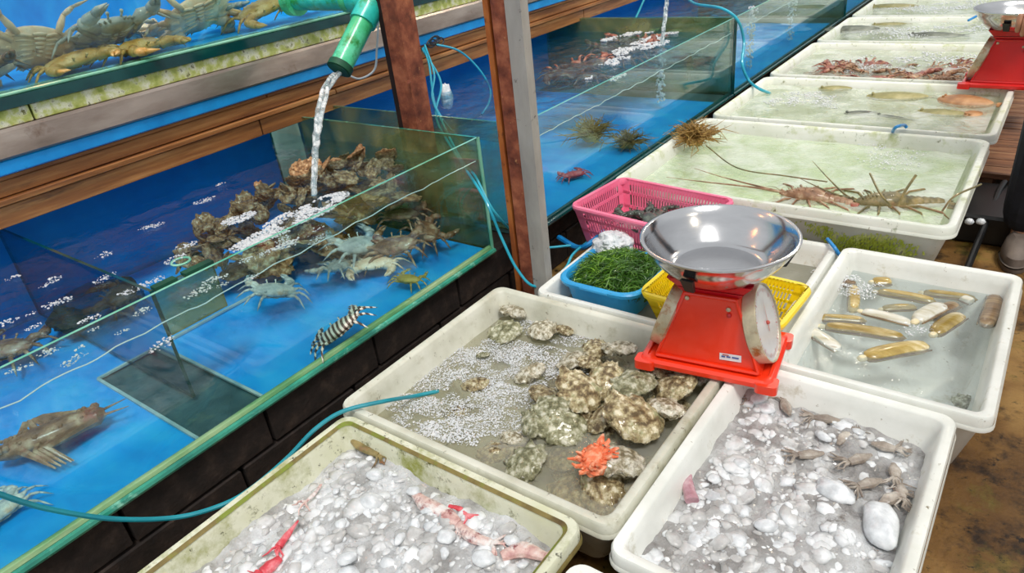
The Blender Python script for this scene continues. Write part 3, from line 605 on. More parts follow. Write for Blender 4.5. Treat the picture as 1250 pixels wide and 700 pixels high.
# ================================================================== WEIGHING SCALES
def scale(cx, cy, z, rotz, label, red, red_top, panlabel, panz=.315, sticker=True):
    t = root('weighing_scale', (cx, cy, z), label, 'scale'); O = Vector((cx, cy, z))
    def P(mb, nm, m, par=t, smooth=True): mb.v = [O+p for p in mb.v]; return mb.build(nm, m, par, smooth=smooth)
    bw, bd = .150, .105
    # base plate with corner feet
    b = MB(); b.loops([rrect(-bw+i, bw-i, -bd+i, bd-i, .018, h) for i, h in ((.0, .006), (-.003, .010), (-.003, .020), (.004, .026), (.012, .026), (.014, .020))], cap1=True, cap0=True)
    P(b, 'base_plate', red)
    for sx in (-1, 1):
        for sy in (-1, 1):
            b = MB(); b.loops([rrect(sx*(bw-.012)-.024, sx*(bw-.012)+.024, sy*(bd-.010)-.020, sy*(bd-.010)+.020, .010, h) for h in (0.0, .022)], cap0=True, cap1=True)
            P(b, 'foot', red)
    # body: tapering panels
    def prism(w0, d0, z0, w1, d1, z1, mb, mi=0):
        mb.add([(-w0, -d0, z0), (w0, -d0, z0), (w0, d0, z0), (-w0, d0, z0), (-w1, -d1, z1), (w1, -d1, z1), (w1, d1, z1), (-w1, d1, z1)],
               [(3, 2, 1, 0), (4, 5, 6, 7), (0, 1, 5, 4), (1, 2, 6, 5), (2, 3, 7, 6), (3, 0, 4, 7)], mi); return mb
    P(prism(.122, .078, .022, .058, .060, .200, MB()), 'body', red, smooth=False)
    b = MB()   # raised folded front seams
    for s in (-1, 1): b.tube([(s*.116, -.080, .026), (s*.056, -.063, .198)], .0045, 6)
    b.tube([(-.116, -.081, .028), (.116, -.081, .028)], .005, 6); b.tube([(-.056, -.064, .196), (.056, -.064, .196)], .004, 6)
    P(b, 'seam', red)
    # yoke and tray plate
    P(prism(.060, .058, .196, .072, .066, .212, MB()), 'yoke', red_top, smooth=False)
    b = MB(); prism(.072, .066, .214, .092, .082, .240, b); P(b, 'tray_support', red_top, smooth=False)
    for sx, sz in ((-.05, .185), (.042, .172), (.044, .158)):
        b = MB(); b.ell((sx, -.064-(.19-sz)*.1, sz), (.0055, .004, .0055), nu=10, nv=6); P(b, 'screw', M['rustband'] if sz != .158 else red_top)
    # two dials, one on each sloping side
    for s in (-1, 1):
        c = Vector((s*.108, .0, .112)); n = Vector((s*.95, 0, .32)).normalized(); u = Vector((0, 1, 0)); v = n.cross(u)
        if v.z < 0: v = -v
        R, Q = .090, .088
        def ringp(r, h): return [c+n*h+u*cos(2*pi*k/48)*r*1.0+v*sin(2*pi*k/48)*r*1.02 for k in range(48)]
        b = MB(); b.loops([ringp(R*.93, -.022), ringp(R, -.018), ringp(R, .006), ringp(R*.985, .010), ringp(R*.95, .010), ringp(R*.945, .006)], cap0=True)
        d = P(b, 'dial_housing', M['rustband'])
        b = MB(); b.add([c+n*.006]+ringp(R*.95, .006), [(0, 1+k, 1+(k+1) % 48) for k in range(48)]); P(b, 'dial_face', M['dial'], d, smooth=False)
        b = MB()
        for k in range(60):
            a = 2*pi*k/60; q0, q1 = (.80 if k % 5 else .76)*R, .88*R; w_ = .0006 if k % 5 else .0011
            e = u*cos(a)+v*sin(a); g = u*-sin(a)+v*cos(a); o = c+n*.0066
            b.add([o+e*q0-g*w_, o+e*q1-g*w_, o+e*q1+g*w_, o+e*q0+g*w_], [(0, 1, 2, 3)])
        P(b, 'tick_marks', M['ink_red' if s > 0 else 'ink_blue'], d, smooth=False)
        b = MB(); o = c+n*.0085; e = (u*.25+v).normalized(); g = n.cross(e)
        b.add([o-e*.02-g*.002, o+e*.062, o-e*.02+g*.002], [(0, 1, 2)]); b.ell(o, (.005, .005, .005), nu=8, nv=6); P(b, 'needle', M['ink_red'], d, smooth=False)
    if sticker:
        b = MB(); f = lambda x, zz: (x, -.0785-.0+(zz-.022)*.101-.0012, zz)
        b.add([f(.030, .045), f(.078, .047), f(.077, .064), f(.029, .062)], [(0, 1, 2, 3)]); s_ = P(b, 'sticker', M['sticker'], smooth=False)
        b = MB(); g = lambda x, zz: (x, -.0785+(zz-.022)*.101-.0022, zz)
        for x0, x1, z0 in ((.034, .042, .0525), (.045, .054, .0535), (.057, .072, .054)): b.add([g(x0, z0), g(x1, z0), g(x1, z0+.004), g(x0, z0+.004)], [(0, 1, 2, 3)])
        P(b, 'blue_mark', M['ink_blue'], s_, smooth=False)
        b = MB(); b.add([g(.036, .058), g(.050, .0585), g(.050, .061), g(.036, .0605)], [(0, 1, 2, 3)]); P(b, 'red_mark', M['ink_red'], s_, smooth=False)
    t.rotation_euler.z = rotz
    # pan: rests on the tray support
    p = root('scale_pan', (cx, cy, z+.24), panlabel, 'pan')
    def PP(mb, nm, m): mb.v = [Vector((cx, cy, z+.24))+q for q in mb.v]; return mb.build(nm, m, p, ang=60)
    b = MB(); prof = [(.0005, .002), (.09, .002), (.103, .004), (.112, .012), (.135, .036), (.152, .060), (.161, .078), (.166, .080), (.170, .078), (.170, .074), (.164, .070), (.155, .052), (.138, .028), (.114, .004), (.104, -.002), (.0005, -.002)]
    b.lathe((0, 0, 0), prof, 72); PP(b, 'bowl', M['chrome'])
    for a in (RAD(-100), RAD(15)):
        b = MB(); e = Vector((cos(a), sin(a), 0)); g = Vector((-sin(a), cos(a), 0)); c = e*.145+Vector((0, 0, .028))
        b.loops([[c-g*.014+e*.004+Vector((0, 0, .012)), c+g*.014+e*.004+Vector((0, 0, .012)), c+g*.010-e*.012-Vector((0, 0, .022)), c-g*.010-e*.012-Vector((0, 0, .022))],
                 [c-g*.014+e*.014+Vector((0, 0, .012)), c+g*.014+e*.014+Vector((0, 0, .012)), c+g*.010-e*.002-Vector((0, 0, .022)), c-g*.010-e*.002-Vector((0, 0, .022))]], cap0=True, cap1=True)
        PP(b, 'clip', M['black'])
    p.rotation_euler.z = rotz
    return t
scale(-.512, 1.348, .0, RAD(8), 'orange-red double-dial scale standing on the tub rims', M['red'], M['red_dark'], 'empty shiny steel pan on the orange-red scale')
scale(-.160, 3.70, GZ, RAD(-2), 'second red scale at the top right on the far tubs', M['red2'], M['red_dark'], 'steel pan cut by the top right edge on the far scale', sticker=False)

# ================================================================== BASKETS
def slotted_basket(name, x0, x1, y0, y1, z0, z1, taper, m, label, rowh, pitch, slot, rotz=0, rim=.014, tub_bottom=True):
    cx, cy = (x0+x1)/2, (y0+y1)/2; t = root(name, (cx, cy, z0), label, 'basket'); hx, hy = (x1-x0)/2, (y1-y0)/2; H = z1-z0; O = Vector((cx, cy, z0))
    def P(mb, nm, smooth=False): mb.v = [O+p for p in mb.v]; return mb.build(nm, m, t, smooth=smooth)
    b = MB(); b.loops([rrect(-hx-o, hx+o, -hy-o, hy+o, .030+o, H+h, 6) for o, h in ((.0, -.018), (rim*.8, -.016), (rim, -.006), (rim*.8, 0), (0, 0), (-.004, -.006), (-.004, -.02))]); P(b, 'rim', True)
    fx, fy = hx-taper, hy-taper
    b = MB(); b.loops([rrect(-fx, fx, -fy, fy, .025, 0), rrect(-fx, fx, -fy, fy, .025, .004)], cap0=True, cap1=True); P(b, 'bottom')
    def pt(side, u, h):   # u in -1..1 along side, h in 0..1
        ax, ay = fx+(hx-fx)*h, fy+(hy-fy)*h
        if side == 0: return Vector((u*ax, -ay, h*H))
        if side == 1: return Vector((ax, u*ay, h*H))
        if side == 2: return Vector((-u*ax, ay, h*H))
        return Vector((-ax, -u*ay, h*H))
    nrm = [Vector((0, 1, 0)), Vector((-1, 0, 0)), Vector((0, -1, 0)), Vector((1, 0, 0))]
    th = .0028
    def bar(mb, side, u0, u1, h0, h1):
        q = [pt(side, u0, h0), pt(side, u1, h0), pt(side, u1, h1), pt(side, u0, h1)]; n = nrm[side]*th
        mb.add(q+[p+n for p in q], [(0, 1, 2, 3), (7, 6, 5, 4), (0, 4, 5, 1), (1, 5, 6, 2), (2, 6, 7, 3), (3, 7, 4, 0)])
    for side in range(4):
        L = 2*(hx if side in (0, 2) else hy); b = MB()
        hs = [i/rowh for i in range(rowh+1)]
        for k, h in enumerate(hs): bar(b, side, -1, 1, max(h-.035, 0), min(h+.035, 1))
        e = .032/L*2; bar(b, side, -1, -1+e, 0, 1); bar(b, side, 1-e, 1, 0, 1)
        n = int((L-.064)/pitch)
        for i in range(1, n):
            u = -1+e+(2-2*e)*i/n; w_ = (pitch-slot)/L
            bar(b, side, u-w_, u+w_, 0, 1)
        P(b, 'slotted_wall')
    t.rotation_euler.z = rotz
    return t
PB = slotted_basket('plastic_basket', -1.170, -.745, 1.775, 2.055, -.035, .105, .028, M['pink'], 'pink slotted plastic basket of dark crabs behind the basin', 3, .011, .0055, RAD(-7))
YB_ = slotted_basket('plastic_basket', -.765, -.40, 1.475, 1.70, -.06, .042, .030, M['yellow'], 'yellow slotted basket of small clams behind the scale', 4, .010, .004, RAD(-3))
def basin():
    x0, x1, y0, y1, z0, z1 = -1.05, -.785, 1.470, 1.735, -.09, .022
    t = root('plastic_basin', ((x0+x1)/2, (y0+y1)/2, z0), 'bright blue plastic basin heaped with green seaweed', 'basin')
    b = MB(); L = [rrect(x0+o, x1-o, y0+o, y1-o, .06-o*.3, z) for o, z in ((.004, z1-.018), (-.002, z1-.014), (-.004, z1-.004), (.0, z1), (.010, z1), (.013, z1-.005), (.03, z0+.008), (.035, z0+.004))]
    b.loops(L, cap1=True); b.loops([rrect(x0+o, x1-o, y0+o, y1-o, .06-o*.3, z) for o, z in ((.004, z1-.018), (.010, z1-.018), (.028, z0))], cap1=True); b.build('bowl', M['basin'], t)
    for s in (0, 1):
        b = MB(); yy = y0-.006 if s == 0 else y1-.004; b.box(-.96, -.87, yy, yy+.010, z1-.012, z1-.002, bev=.002); b.build('grip', M['basin'], t)
basin()
def weed():
    rnd = random.Random(21)
    for nm, m, cnt, cond, lab in (('seaweed', 'weed', 3000, lambda x, y: True, 'dark green stringy seaweed heaped in the blue basin'), ('seaweed', 'weed_lite', 1500, lambda x, y: x < -.90, 'brighter yellow-green seaweed strands at the near left of the heap')):
        b = MB()
        for i in range(cnt):
            u, v = rnd.uniform(-1, 1), rnd.uniform(-1, 1)
            if u*u*u*u+v*v*v*v > .9: continue
            x, y = -.905+u*.118, 1.605+v*.112
            if not cond(x+rnd.gauss(0, .03), y): continue
            if y > 1.66 and x < -.95: continue
            z = -.02+.075*(1-(u*u+v*v)*.5)+rnd.uniform(-.025, .012)
            a = rnd.uniform(0, 2*pi); L = rnd.uniform(.02, .055); c = Vector((x, y, z)); d = Vector((cos(a), sin(a), rnd.uniform(-.2, .5))); e = Vector((-sin(a), cos(a), rnd.uniform(-.4, .6)))*rnd.uniform(-1.3, 1.3)
            pts = [c+d*L*t+e*L*sin(t*3)*.5-Vector((0, 0, .5*L*t*t)) for t in (-.5, -.25, 0, .25, .5)]
            for p in pts: p.x = max(min(p.x, -.80), -1.032); p.y = max(min(p.y, 1.715), 1.487)
            b.tube(pts, [.0006, .0011, .0013, .001, .0004], 3, cap=False)
        if m == 'weed':
            b.ell((-.905, 1.605, -.02), (.118, .11, .055), nu=20, nv=12, fn=lambda p: p*(1+.15*nz(p, 4, 1)))
        tag(b.build(nm, M[m], origin=(-.905, 1.605, -.06)), lab, 'seaweed', kind='stuff')
weed()
b = MB(); b.ell((-1.0, 1.735, .022), (.062, .058, .045), nu=48, nv=30, fn=lambda p: p*(1+.22*nz(p, 2.2, 5)+.12*nz(p, 7, 6)+.05*nz(p, 18, 2)))
b.build('net_bag', M['net'], origin=(-1.0, 1.735, -.02)); tag(bpy.data.objects['net_bag'], 'crumpled white foamy bag between the pink basket and blue basin', 'bag')

# ================================================================== SHELLFISH
def shell_mesh(seed, kind='oyster'):
    """rough oyster: teardrop outline, layered frilled valves"""
    v = []; V, F = ICO4
    for p in V:
        a = math.atan2(p.y, p.x); rr = 1+.16*nz((cos(a)*1.3, sin(a)*1.3, 0), 1, seed)+.10*nz((cos(a)*3, sin(a)*3, 0), 1, seed+5)-.12*cos(a)
        z = p.z; rad = math.hypot(p.x, p.y)
        h = (1-rad**2.2)
        zz = (.40*max(h, 0)**.7 if z > 0 else -.26*max(h, 0)**.6)
        lay = .055*(((rad*4.2+.9*nz((p.x*2, p.y*2, 0), 1, seed+2)) % 1)-.5)
        q = Vector((p.x*rr*1.0, p.y*rr*.80, zz+lay*(.5+rad)*(1 if z > 0 else -1)+.10*nz((p.x*2.2, p.y*2.2, z), 1, seed)+.06*nz((p.x*6, p.y*6, z), 1, seed+3)+.07*nz((p.x*10, p.y*10, 0), 1, seed+4)))
        fr = rad**5*.26*nz((cos(a)*5, sin(a)*5, 0), 1, seed+9)
        q.x *= 1+fr; q.y *= 1+fr; q.z += .8*fr
        v.append(q)
    return v, F
OY = [shell_mesh(s) for s in range(8)]
OYM = {}
def oyster(loc, s, rot, m, label, grp=None, name='oyster', vi=0, cat='oyster', sq=1.0):
    key = (vi % 8, m)
    if key not in OYM:
        me = bpy.data.meshes.new(name); me.from_pydata(OY[key[0]][0], [], OY[key[0]][1]); me.materials.append(M[m]); me.polygons.foreach_set('use_smooth', [True]*len(me.polygons)); OYM[key] = me
    o = bpy.data.objects.new(name, OYM[key]); COL.objects.link(o); o.location = loc; o.scale = (s, s*sq, s); o.rotation_euler = rot
    return tag(o, label, cat, grp)
OL = [  # px, py, z, size(m), rot z, material, label
 (758, 566, -.055, .058, .6, 'oyster_pale', 'half-white oyster under and right of the orange coral'),
 (735, 594, -.085, .052, 2.2, 'oyster', 'brown layered oyster just below the orange coral'),
 (643, 565, -.075, .050, 1.5, 'oyster_green', 'flat greenish oyster alone near the near rim'),
 (606, 552, -.085, .036, .8, 'oyster', 'small brown oyster left of the flat greenish oyster'),
 (628, 536, -.075, .030, .2, 'oyster_pale', 'small pale oyster above the flat greenish oyster'),
 (658, 512, -.070, .046, 1.9, 'oyster_green', 'green-tinged oyster with foam on its left edge'),
 (690, 522, -.075, .058, .3, 'oyster_green', 'large dull green oyster above the orange coral'),
 (708, 500, -.080, .050, 2.9, 'oyster', 'half-hidden oyster behind the large dull green one'),
 (776, 515, -.045, .066, -.3, 'oyster', 'largest knobbly tan oyster near the right rim'),
 (740, 508, -.070, .045, 1.2, 'oyster', 'brown oyster tucked left of the largest tan oyster'),
 (814, 500, -.050, .048, -.5, 'oyster_pale', 'grey-tan oyster against the right rim'),
 (778, 468, -.038, .050, .9, 'oyster_green', 'round grey-green foam-flecked oyster'),
 (742, 463, -.045, .052, 1.7, 'oyster', 'upright tan oyster left of the round grey-green one'),
 (708, 481, -.045, .060, -.5, 'oyster', 'long dark brown oyster leaning over the foam edge'),
 (668, 486, -.060, .040, -.3, 'oyster', 'dark hollow oyster at the foam edge'),
 (674, 500, -.050, .042, .5, 'oyster_green', 'folded oyster with a pale top edge in the middle'),
 (760, 427, -.040, .042, .3, 'oyster_pale', 'white-patched oyster just left of the scale foot'),
 (827, 473, -.045, .050, -.2, 'oyster', 'striped brown oyster below the scale base'),
 (800, 452, -.050, .045, .1, 'oyster', 'dark oyster half under the scale base'),
 (846, 462, -.050, .040, -.2, 'oyster_pale', 'pale-edged oyster under the scale beside the rim'),
 (727, 425, -.055, .040, 2.0, 'oyster', 'tan oyster among the foam left of the white-patched one'),
 (720, 443, -.060, .032, .4, 'oyster', 'small ridged oyster below the tan foam oyster'),
 (630, 382, -.050, .042, .3, 'oyster_pale', 'spiky cream oyster nearest the back left corner'),
 (618, 406, -.058, .048, .2, 'oyster_green', 'smooth green oyster below the spiky cream one'),
 (662, 402, -.050, .042, 2.5, 'oyster_pale', 'white oyster in foam right of the smooth green one'),
 (691, 404, -.058, .026, .4, 'oyster', 'small olive oyster right of the white foam oyster'),
 (590, 434, -.060, .018, .4, 'oyster_green', 'tiny green oyster poking through the foam'),
 (700, 440, -.066, .040, 1.4, 'oyster_pale', 'foam-covered oyster in the upper middle of the tub'),
 (585, 470, -.075, .040, .9, 'oyster', 'brown shell showing faintly through the foam middle'),
 (560, 505, -.085, .036, .2, 'oyster', 'brown shell faint under the foam near the hose'),
 (650, 455, -.072, .042, 1.0, 'oyster_pale', 'shell dimly seen under the thickest foam'),
 (700, 602, -.120, .055, .9, 'oyster', 'sunken brown oyster at the near right corner'),
 (740, 612, -.125, .050, 2.1, 'oyster', 'deepest oyster beside the right rim corner'),
]
for i, (px, py, z, s, rz, m, l) in enumerate(OL):
    if px > 640 and py > 415: z += .014
    p = at(px, py, z); rr = random.Random(i*3+1)
    oyster(p, s*1.10, (rr.uniform(-.35, .35), rr.uniform(-.35, .35), rz), m, l, vi=i)
# deeper layer that carries the visible ones
rr = random.Random(77)
for i in range(26):
    x = rr.uniform(-.90, -.57); y = rr.uniform(.90, 1.31)
    if x < -.80 and y < 1.0: continue
    oyster((x, y, -.135+rr.uniform(0, .05)), rr.uniform(.048, .062), (rr.uniform(-.3, .3), rr.uniform(-.3, .3), rr.uniform(0, 6)), 'oyster', 'dim oyster lying deep in the murky tub water', 'submerged oysters at the bottom of the pile', vi=i+3)
def coral_crab():
    c = at(726, 562, -.018); b = MB(); rnd = random.Random(4)
    b.ell(c, (.030, .042, .020), Matrix.Rotation(.5, 3, 'Z'), 20, 12, fn=lambda p: p*(1+.3*nz(p, 3, 1)))
    for i in range(70):
        a = rnd.uniform(0, 2*pi); d = Vector((cos(a)*.030, sin(a)*.042, rnd.uniform(0, .02))); e = d.normalized()+Vector((rnd.uniform(-.8, .8), rnd.uniform(-.8, .8), .5)); p0 = c+d*rnd.uniform(.1, 1)
        b.tube([p0, p0+e*.007, p0+e*.011+Vector((rnd.uniform(-.008, .008), rnd.uniform(-.008, .008), .001))], [.0055, .0045, .002], 5)
    tag(b.build('coral', M['coral'], origin=c-Vector((0, 0, .02))), 'bright orange coral lump on the oysters', 'coral')
coral_crab()

def razor(p0, p1, z, w, m, label, bend=.12, open_=False, foot=True, h=None):
    a = at(*p0, z); b_ = at(*p1, z); c = (a+b_)/2; d = b_-a; L = d.length; ang = math.atan2(d.y, d.x)
    t = root('razor_clam', c, label, 'razor clam'); n = 14; w *= 1.22
    def valve(sgn, tilt):
        loops = []
        for i in range(n+1):
            u = -1+2*i/n; x = u*L/2; k = (1-abs(u)**5)**.5 if abs(u) < 1 else .02
            k = max(k, .03); yb = bend*L*.25*(1-u*u)
            ring = []
            for j in range(9):
                th = pi*j/8; yy = -cos(th)*w/2*k; zz = sin(th)**.7*w*.34*k*sgn
                ring.append((x, yb+yy, zz))
            loops.append(ring)
        mb = MB(); mb.loops(loops, close=False)
        inner = [[(q[0], q[1]*.999, q[2]*.86-sgn*.0005) for q in l] for l in loops]
        mb.loops(inner, close=False)
        R = Matrix.Rotation(tilt, 3, 'X'); Z = Matrix.Rotation(ang, 3, 'Z')
        mb.v = [Z @ (R @ v)+c+Vector((0, 0, w*.3)) for v in mb.v]; return mb
    valve(1, .25 if open_ else .1).build('valve', M[m], t); valve(-1, -.2 if open_ else .05).build('valve', M[m], t)
    b = MB(); Z = Matrix.Rotation(ang, 3, 'Z')
    b.tube([(-L*.42, 0, 0), (0, bend*L*.25, 0), (L*.44, 0, 0)], [w*.16, w*.26, w*.18], 8, flat=.6)
    hb = MB(); hb.tube([(-L*.46, -w*.40, 0), (0, bend*L*.25-w*.50, 0), (L*.46, -w*.40, 0)], [w*.05, w*.09, w*.05], 6); hb.v = [Z @ v+c+Vector((0, 0, w*.3)) for v in hb.v]; hb.build('hinge', M['razor_dark'], t)
    if foot: b.ell((-L*.5, 0, 0), (w*.32, w*.24, w*.18), nu=10, nv=6)
    b.v = [Z @ v+c+Vector((0, 0, w*.3)) for v in b.v]; b.build('flesh', M['flesh'], t)
RZ = -.073
for a in [
 ((1052, 443), (1134, 428), RZ, .036, 'razor', 'glossy brown razor clam nearest the front rim'),
 ((1003, 403), (1106, 418), RZ, .030, 'razor', 'longest olive razor clam, second from the front'),
 ((993, 392), (1058, 396), RZ, .024, 'razor', 'thin straight olive razor clam at the left wall'),
 ((979, 404), (1025, 434), RZ, .030, 'razor_pale', 'pale-bellied razor clam pointing to the front left corner'),
 ((1068, 360), (1143, 373), RZ, .026, 'razor', 'curved razor clam behind the white one'),
 ((1124, 361), (1193, 370), RZ, .024, 'razor', 'straight razor clam along the back wall'),
 ((1213, 366), (1200, 405), RZ, .034, 'razor_dark', 'short dark and cream razor clam by the right wall'),
 ((1138, 414), (1174, 390), RZ, .034, 'razor', 'short fat razor clam right of centre'),
 ((1134, 394), (1168, 376), RZ, .030, 'razor_dark', 'dark-edged razor clam above the short fat one'),
 ((1116, 398), (1152, 378), RZ+.012, .034, 'razor_pale', 'white razor clam shell lying beside the dark-edged one'),
 ((1075, 381), (1119, 379), RZ, .022, 'razor', 'tan razor clam tip behind the white blades'),
 ((1050, 384), (1113, 400), RZ+.01, .026, 'razor_pale', 'long white razor clam blade in the middle'),
 ((1040, 352), (1040, 386), RZ, .026, 'razor', 'upright tan razor clam under the bubbles'),
 ((1064, 349), (1088, 349), RZ, .030, 'razor', 'short razor clam at the back edge of the foam'),
 ((1012, 348), (1046, 352), RZ, .026, 'razor_dark', 'dark razor clam mostly hidden by the foam'),
 ((1172, 368), (1186, 374), RZ, .026, 'razor_pale', 'cream stub of razor clam under the back wall one'),
]: razor(*a)
oyster(at(1180, 492, -.12), .030, (.1, .1, .4), 'oyster_green', 'round pale clam alone in the front right corner', name='clam', vi=2, cat='clam')
cl = random.Random(9)
for i in range(26):
    x = cl.uniform(-.73, -.44); y = cl.uniform(1.50, 1.67)
    oyster((x, y, -.04+cl.uniform(0, .035)), cl.uniform(.015, .021), (cl.uniform(-.4, .4), cl.uniform(-.4, .4), cl.uniform(0, 6)), ('oyster_pale', 'oyster_green')[i % 2], 'small cream clam in the yellow basket', 'small clams in the yellow basket', 'clam', i, 'clam', .95)

# ================================================================== CRABS, LOBSTERS, FISH
def crab_mesh(seed=0, legspread=1.0, spines=True, claw=1.0):
    b = MB(); rnd = random.Random(seed)
    # carapace: wide hexagonal dome, front toothed
    def f(p):
        a = math.atan2(p.y, p.x); k = 1+.16*abs(cos(a))**6
        z = p.z*(.62 if p.z > 0 else .42)
        return Vector((p.x*k, p.y*(1.0 if p.y > 0 else .85), z+.06*nz(p, 4, seed)))
    b.ell((0, 0, .0), (1.0, .66, .48), nu=24, nv=12, fn=f)
    for i in range(6):      # belly flap rings and the ridges radiating from it
        b.ell((0, -.42+.12*i, -.19-.03*sin(i*.6)), (.20-.022*i, .055, .05), nu=10, nv=6)
        for s in (-1, 1): b.tube([(s*.16, -.36+.12*i, -.18), (s*.42, -.40+.14*i, -.17), (s*.66, -.36+.16*i, -.10)], [.04, .05, .03], 6)
    for i in range(16):     # low bumps over the back
        q = Vector((rnd.uniform(-.7, .7), rnd.uniform(-.38, .42), 0)); k = max(0, 1-(q.x)**2-(q.y/.66)**2)**.5
        b.ell((q.x, q.y, .27*k), (.09, .06, .035), nu=8, nv=5)
    if spines:
        for i in range(9):
            for s in (-1, 1):
                a = RAD(8+i*8.5); x = s*(1.02-.0*i)*cos(a)*1.05; y = .66*sin(a)*1.05
                b.tube([(x*.93, y*.93, .02), (x*1.12, y*1.12, .04)], [.055, .005], 5)
        for s in (-1, 1): b.tube([(s*1.0, .08, .02), (s*1.38, .16, .04)], [.09, .008], 6)
    for s in (-1, 1):     # eyes
        b.tube([(s*.22, .60, .1), (s*.24, .74, .18)], .035, 5); b.ell((s*.24, .75, .20), (.055, .055, .055), nu=8, nv=6)
    for s in (-1, 1):     # claws
        j = [Vector((s*.62, .42, -.08)), Vector((s*1.15, .80, .02)), Vector((s*1.0, 1.25, .0))]
        b.tube([j[0], j[0].lerp(j[1], .5)+Vector((0, 0, .08)), j[1]], [.14*claw, .20*claw, .15*claw], 8)
        b.ell(j[1], (.17*claw,)*3, nu=10, nv=7)
        b.tube([j[1], j[1].lerp(j[2], .45), j[2]], [.14*claw, .24*claw, .19*claw], 9, flat=.7)
        b.tube([j[2]+Vector((s*.06, -.03, 0)), j[2]+Vector((s*.02, .25, .02)), j[2]+Vector((-s*.18, .46, .02))], [.12*claw, .085*claw, .012], 7)
        b.tube([j[2]+Vector((-s*.08, 0, 0)), j[2]+Vector((-s*.18, .20, 0)), j[2]+Vector((-s*.24, .42, 0))], [.09*claw, .06*claw, .01], 7)
    for s in (-1, 1):     # walking legs
        for i in range(4):
            a = RAD(28-i*27)*1.0; d = Vector((s*cos(a), sin(a), 0)); sp_ = legspread*rnd.uniform(.88, 1.1)
            p0 = Vector((s*.72*cos(a*.8), .52*sin(a*.9)-.02, -.14)); p1 = p0+d*.55*sp_+Vector((0, 0, .26)); p2 = p1+d*.32*sp_+Vector((0, -.04, -.10)); p3 = p2+d*.40*sp_+Vector((0, -.08, -.36))
            b.tube([p0, p0.lerp(p1, .5), p1], [.085, .11, .07], 7, flat=.8); b.tube([p1, p1.lerp(p2, .5), p2], [.07, .085, .06], 7, flat=.8); b.tube([p2, p2.lerp(p3, .4), p3], [.055, .06, .008], 6, flat=.7)
    return b
CM = {}
def crab(loc, s, rot, m, label, grp=None, seed=0, name='crab', **kw):
    """s = half the carapace width in metres; mesh data is shared between alike crabs"""
    key = (m, seed, tuple(sorted(kw.items())))
    if key not in CM:
        mb = crab_mesh(seed, **kw); me = bpy.data.meshes.new(name); me.from_pydata(mb.v, [], mb.f)
        # size is baked so that surface texture keeps its real scale
        me.transform(Matrix.Scale(.08, 4)); me.materials.append(M[m]); me.polygons.foreach_set('use_smooth', [True]*len(me.polygons)); CM[key] = me
    o = bpy.data.objects.new(name, CM[key]); COL.objects.link(o); o.location = loc; o.scale = (s/.08,)*3; o.rotation_euler = rot
    return tag(o, label, 'crab', grp)
# big crabs in the upper tank (camera side faces +x)
UZ = .70
crab((-2.36, .86, UZ+.085), .105, (RAD(-65), RAD(10), RAD(100)), 'crab_cream', 'pale crab with its striped underside up, leftmost in the upper tank', seed=1, claw=1.0)
crab((-2.37, 1.08, UZ+.080), .105, (RAD(30), 0, RAD(-78)), 'crab_grey', 'spiny grey crab facing the glass on a tan crab', seed=2)
crab((-2.31, .93, UZ+.030), .080, (0, RAD(6), RAD(-95)), 'crab_tan', 'tan crab lying under the leftmost pale crab', seed=3, spines=False)
crab((-2.32, 1.13, UZ+.026), .084, (0, 0, RAD(-70)), 'crab_tan', 'yellow-brown crab beneath the spiny grey crab', seed=3, spines=False)
crab((-2.36, 1.38, UZ+.085), .105, (RAD(-58), RAD(-8), RAD(85)), 'crab_cream', 'cream crab with curled legs near the middle of the upper tank', seed=4, claw=1.15)
crab((-2.50, 1.52, UZ+.06), .075, (RAD(10), 0, RAD(-60)), 'crab_grey', 'grey crab behind the curled cream crab', seed=2)
crab((-2.34, 1.62, UZ+.06), .085, (RAD(-12), RAD(12), RAD(-100)), 'crab_tan', 'golden crab in the upper tank beside the teal pipe', seed=5, spines=False)
crab((-2.50, 1.24, UZ+.05), .07, (RAD(-30), 0, RAD(50)), 'crab_cream', 'cream crab at the back between the grey and curled crabs', seed=1)
crab((-2.34, .66, UZ+.05), .08, (RAD(20), 0, RAD(-80)), 'crab_brown', 'brownish crab cut by the left edge in the upper tank', seed=2)
crab((-2.38, 1.85, UZ+.05), .07, (RAD(20), 0, RAD(-80)), 'crab_tan', 'tan crab half behind the dark red post', seed=5, spines=False)
# crabs in the foreground tank
def tcrab(px, py, z, s, rx, ry, rz, m, label, **kw): return crab(at(px, py, z), s, (RAD(rx), RAD(ry), RAD(rz)), m, label, **kw)
tcrab(413, 402, .055, .056, -10, -25, 60, 'crab_stripe', 'striped black and white crab walking beside the front glass', seed=6, spines=False, claw=.8)
tcrab(498, 341, .045, .036, 0, 0, 10, 'crab_olive', 'small olive-yellow crab right of the brown cluster', seed=7, spines=False, claw=.7)
tcrab(520, 283, .075, .060, 5, 10, -30, 'crab_brown', 'brown crab nearest the tank end with claws raised', seed=2)
tcrab(482, 300, .085, .066, 15, -5, 30, 'crab_brown', 'large reddish brown crab in the middle of the cluster', seed=3)
tcrab(440, 300, .085, .066, 20, 10, 80, 'crab_grey', 'grey crab on the left side of the cluster', seed=4)
tcrab(455, 322, .050, .060, 0, 0, -140, 'crab_cream', 'pale-legged crab at the foot of the cluster', seed=5)
tcrab(415, 325, .060, .058, 0, 15, 120, 'crab_grey', 'grey crab with long hanging legs left of the cluster', seed=2)
tcrab(335, 355, .090, .055, 10, 20, 70, 'crab_grey', 'shadowy grey crab clinging at the water line', seed=1)
tcrab(490, 262, .12, .055, 10, 0, 20, 'crab_brown', 'dark brown crab on top of the cluster', seed=4)
